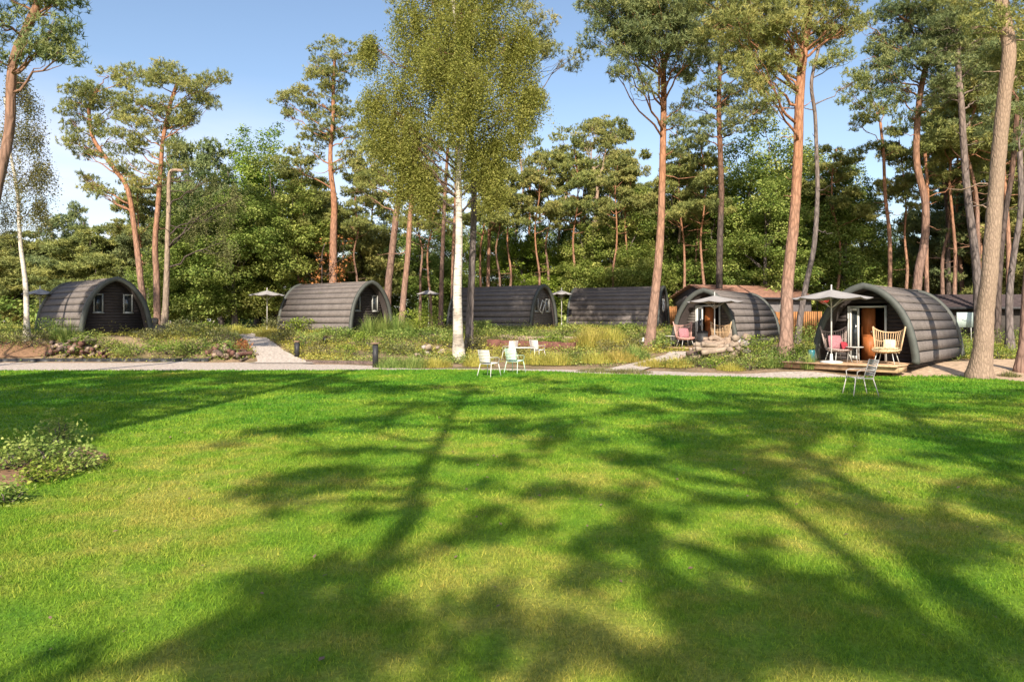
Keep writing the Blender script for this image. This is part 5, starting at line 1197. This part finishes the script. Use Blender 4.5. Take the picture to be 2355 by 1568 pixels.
# pine left of the frame that shades the first cabin
def shade_at(label,base,blobs):
    root=thing('pine_tree',(base[0],base[1],0),0,label,'tree','trees beyond the frame edges'); tb=MB(); cb=MB()
    S,R=taper_trunk(tb,[np.array([base[0],base[1],0.]),np.array([base[0]+.2,base[1],6.]),np.array([base[0],base[1]+.3,13.])],.2,.09,9)
    for (x,y,z,zc,r) in blobs:
        c=np.array([x-math.sin(AZ)*K*(zc-z),y-math.cos(AZ)*K*(zc-z),zc]); hd=np.linalg.norm(S[:,:2]-c[:2],axis=1); j=int(np.argmin(np.abs(S[:,2]-(c[2]-.4*hd))+hd*.3)); limb(tb,S[j],c,.07,.02)
        pine_blob(cb,c,(r,r,r*.7),1.9,size=.28,w=.035,pad=.6)
    tb.build('trunk',M['bark_pine'],root,local=False,smooth=True); cb.build('crown',M['needles'],root,local=False)
shade_at('pine outside the left frame edge shading the first cabin',(-19.5,13.5),
 [(-16.8,30.0,2.0,11,1.3),(-17.6,29.8,2.6,12,1.1),(-16.2,30.7,1.6,12.5,1.4),(-22.5,32.4,2.0,11.5,1.7),(-23.2,33,2.8,13,1.5),(-22.3,32.5,3.2,12.5,1.3),(-17.2,31.2,3.2,13,.9),(-24,31,1,13,1.8),(-23,31.5,2,12,1.3),(-22,32,3.4,10,1.6),(-22.8,32.6,1.5,9.5,1.6),(-23.5,32.8,3.5,10.5,1.6)])

# ------------------------------------------------------------------ world and camera
w=bpy.data.worlds.new('World'); scene.world=w; w.use_nodes=True; nt=w.node_tree; L=nt.links.new
bg=nt.nodes['Background']; sky=N(nt,'ShaderNodeTexSky',sky_type='NISHITA',sun_disc=False)
sky.sun_elevation=ELEV; sky.sun_rotation=math.pi+AZ; sky.air_density=1.0; sky.dust_density=1.2; sky.ozone_density=1.0
tc=N(nt,'ShaderNodeTexCoord'); mp=N(nt,'ShaderNodeMapping'); mp.inputs['Scale'].default_value=(1.2,1.2,5); L(tc.outputs['Generated'],mp.inputs[0])
no=N(nt,'ShaderNodeTexNoise',i_Scale=2.0,i_Detail=7.0,i_Roughness=.55); L(mp.outputs[0],no.inputs['Vector'])
cr=ramp(nt,[(.42,(0,0,0)),(.72,(1,1,1))]); L(no.outputs['Fac'],cr.inputs[0])
sx=N(nt,'ShaderNodeSeparateXYZ'); L(tc.outputs['Generated'],sx.inputs[0])
lo=N(nt,'ShaderNodeMapRange',i_1=.32,i_2=.08,i_3=.0,i_4=1.0); L(sx.outputs['Z'],lo.inputs[0])
lf=N(nt,'ShaderNodeMapRange',i_1=.35,i_2=-.5,i_3=.18,i_4=1.0); L(sx.outputs['X'],lf.inputs[0])
m1=N(nt,'ShaderNodeMath',operation='MULTIPLY'); L(lo.outputs[0],m1.inputs[0]); L(lf.outputs[0],m1.inputs[1])
sm=N(nt,'ShaderNodeMath',operation='MULTIPLY_ADD',i_1=.65,i_2=.35); L(cr.outputs[0],sm.inputs[0])
m2=N(nt,'ShaderNodeMath',operation='MULTIPLY'); L(m1.outputs[0],m2.inputs[0]); L(sm.outputs[0],m2.inputs[1])
mx=N(nt,'ShaderNodeMix',data_type='RGBA'); mx.inputs[7].default_value=(7.2,6.5,6.9,1); L(m2.outputs[0],mx.inputs[0]); L(sky.outputs[0],mx.inputs[6]); L(mx.outputs[2],bg.inputs[0])
bg.inputs[1].default_value=.12
cam=bpy.data.cameras.new('camera'); co=bpy.data.objects.new('camera',cam); COL.objects.link(co); scene.camera=co
co.location=(0,0,CAMZ); co.rotation_euler=(PI/2,0,0); cam.sensor_width=36; cam.lens=36*F/2354; cam.shift_y=-(784-HY)/2354; cam.clip_start=.05; cam.clip_end=3000
vs_=scene.view_settings; vs_.view_transform='Standard'; vs_.look='None'; vs_.gamma=1; vs_.exposure=.77
scene.cycles.max_bounces=8; scene.cycles.transparent_max_bounces=4; scene.cycles.use_denoising=True
print('tris',sum(len(m.polygons) for m in bpy.data.meshes))
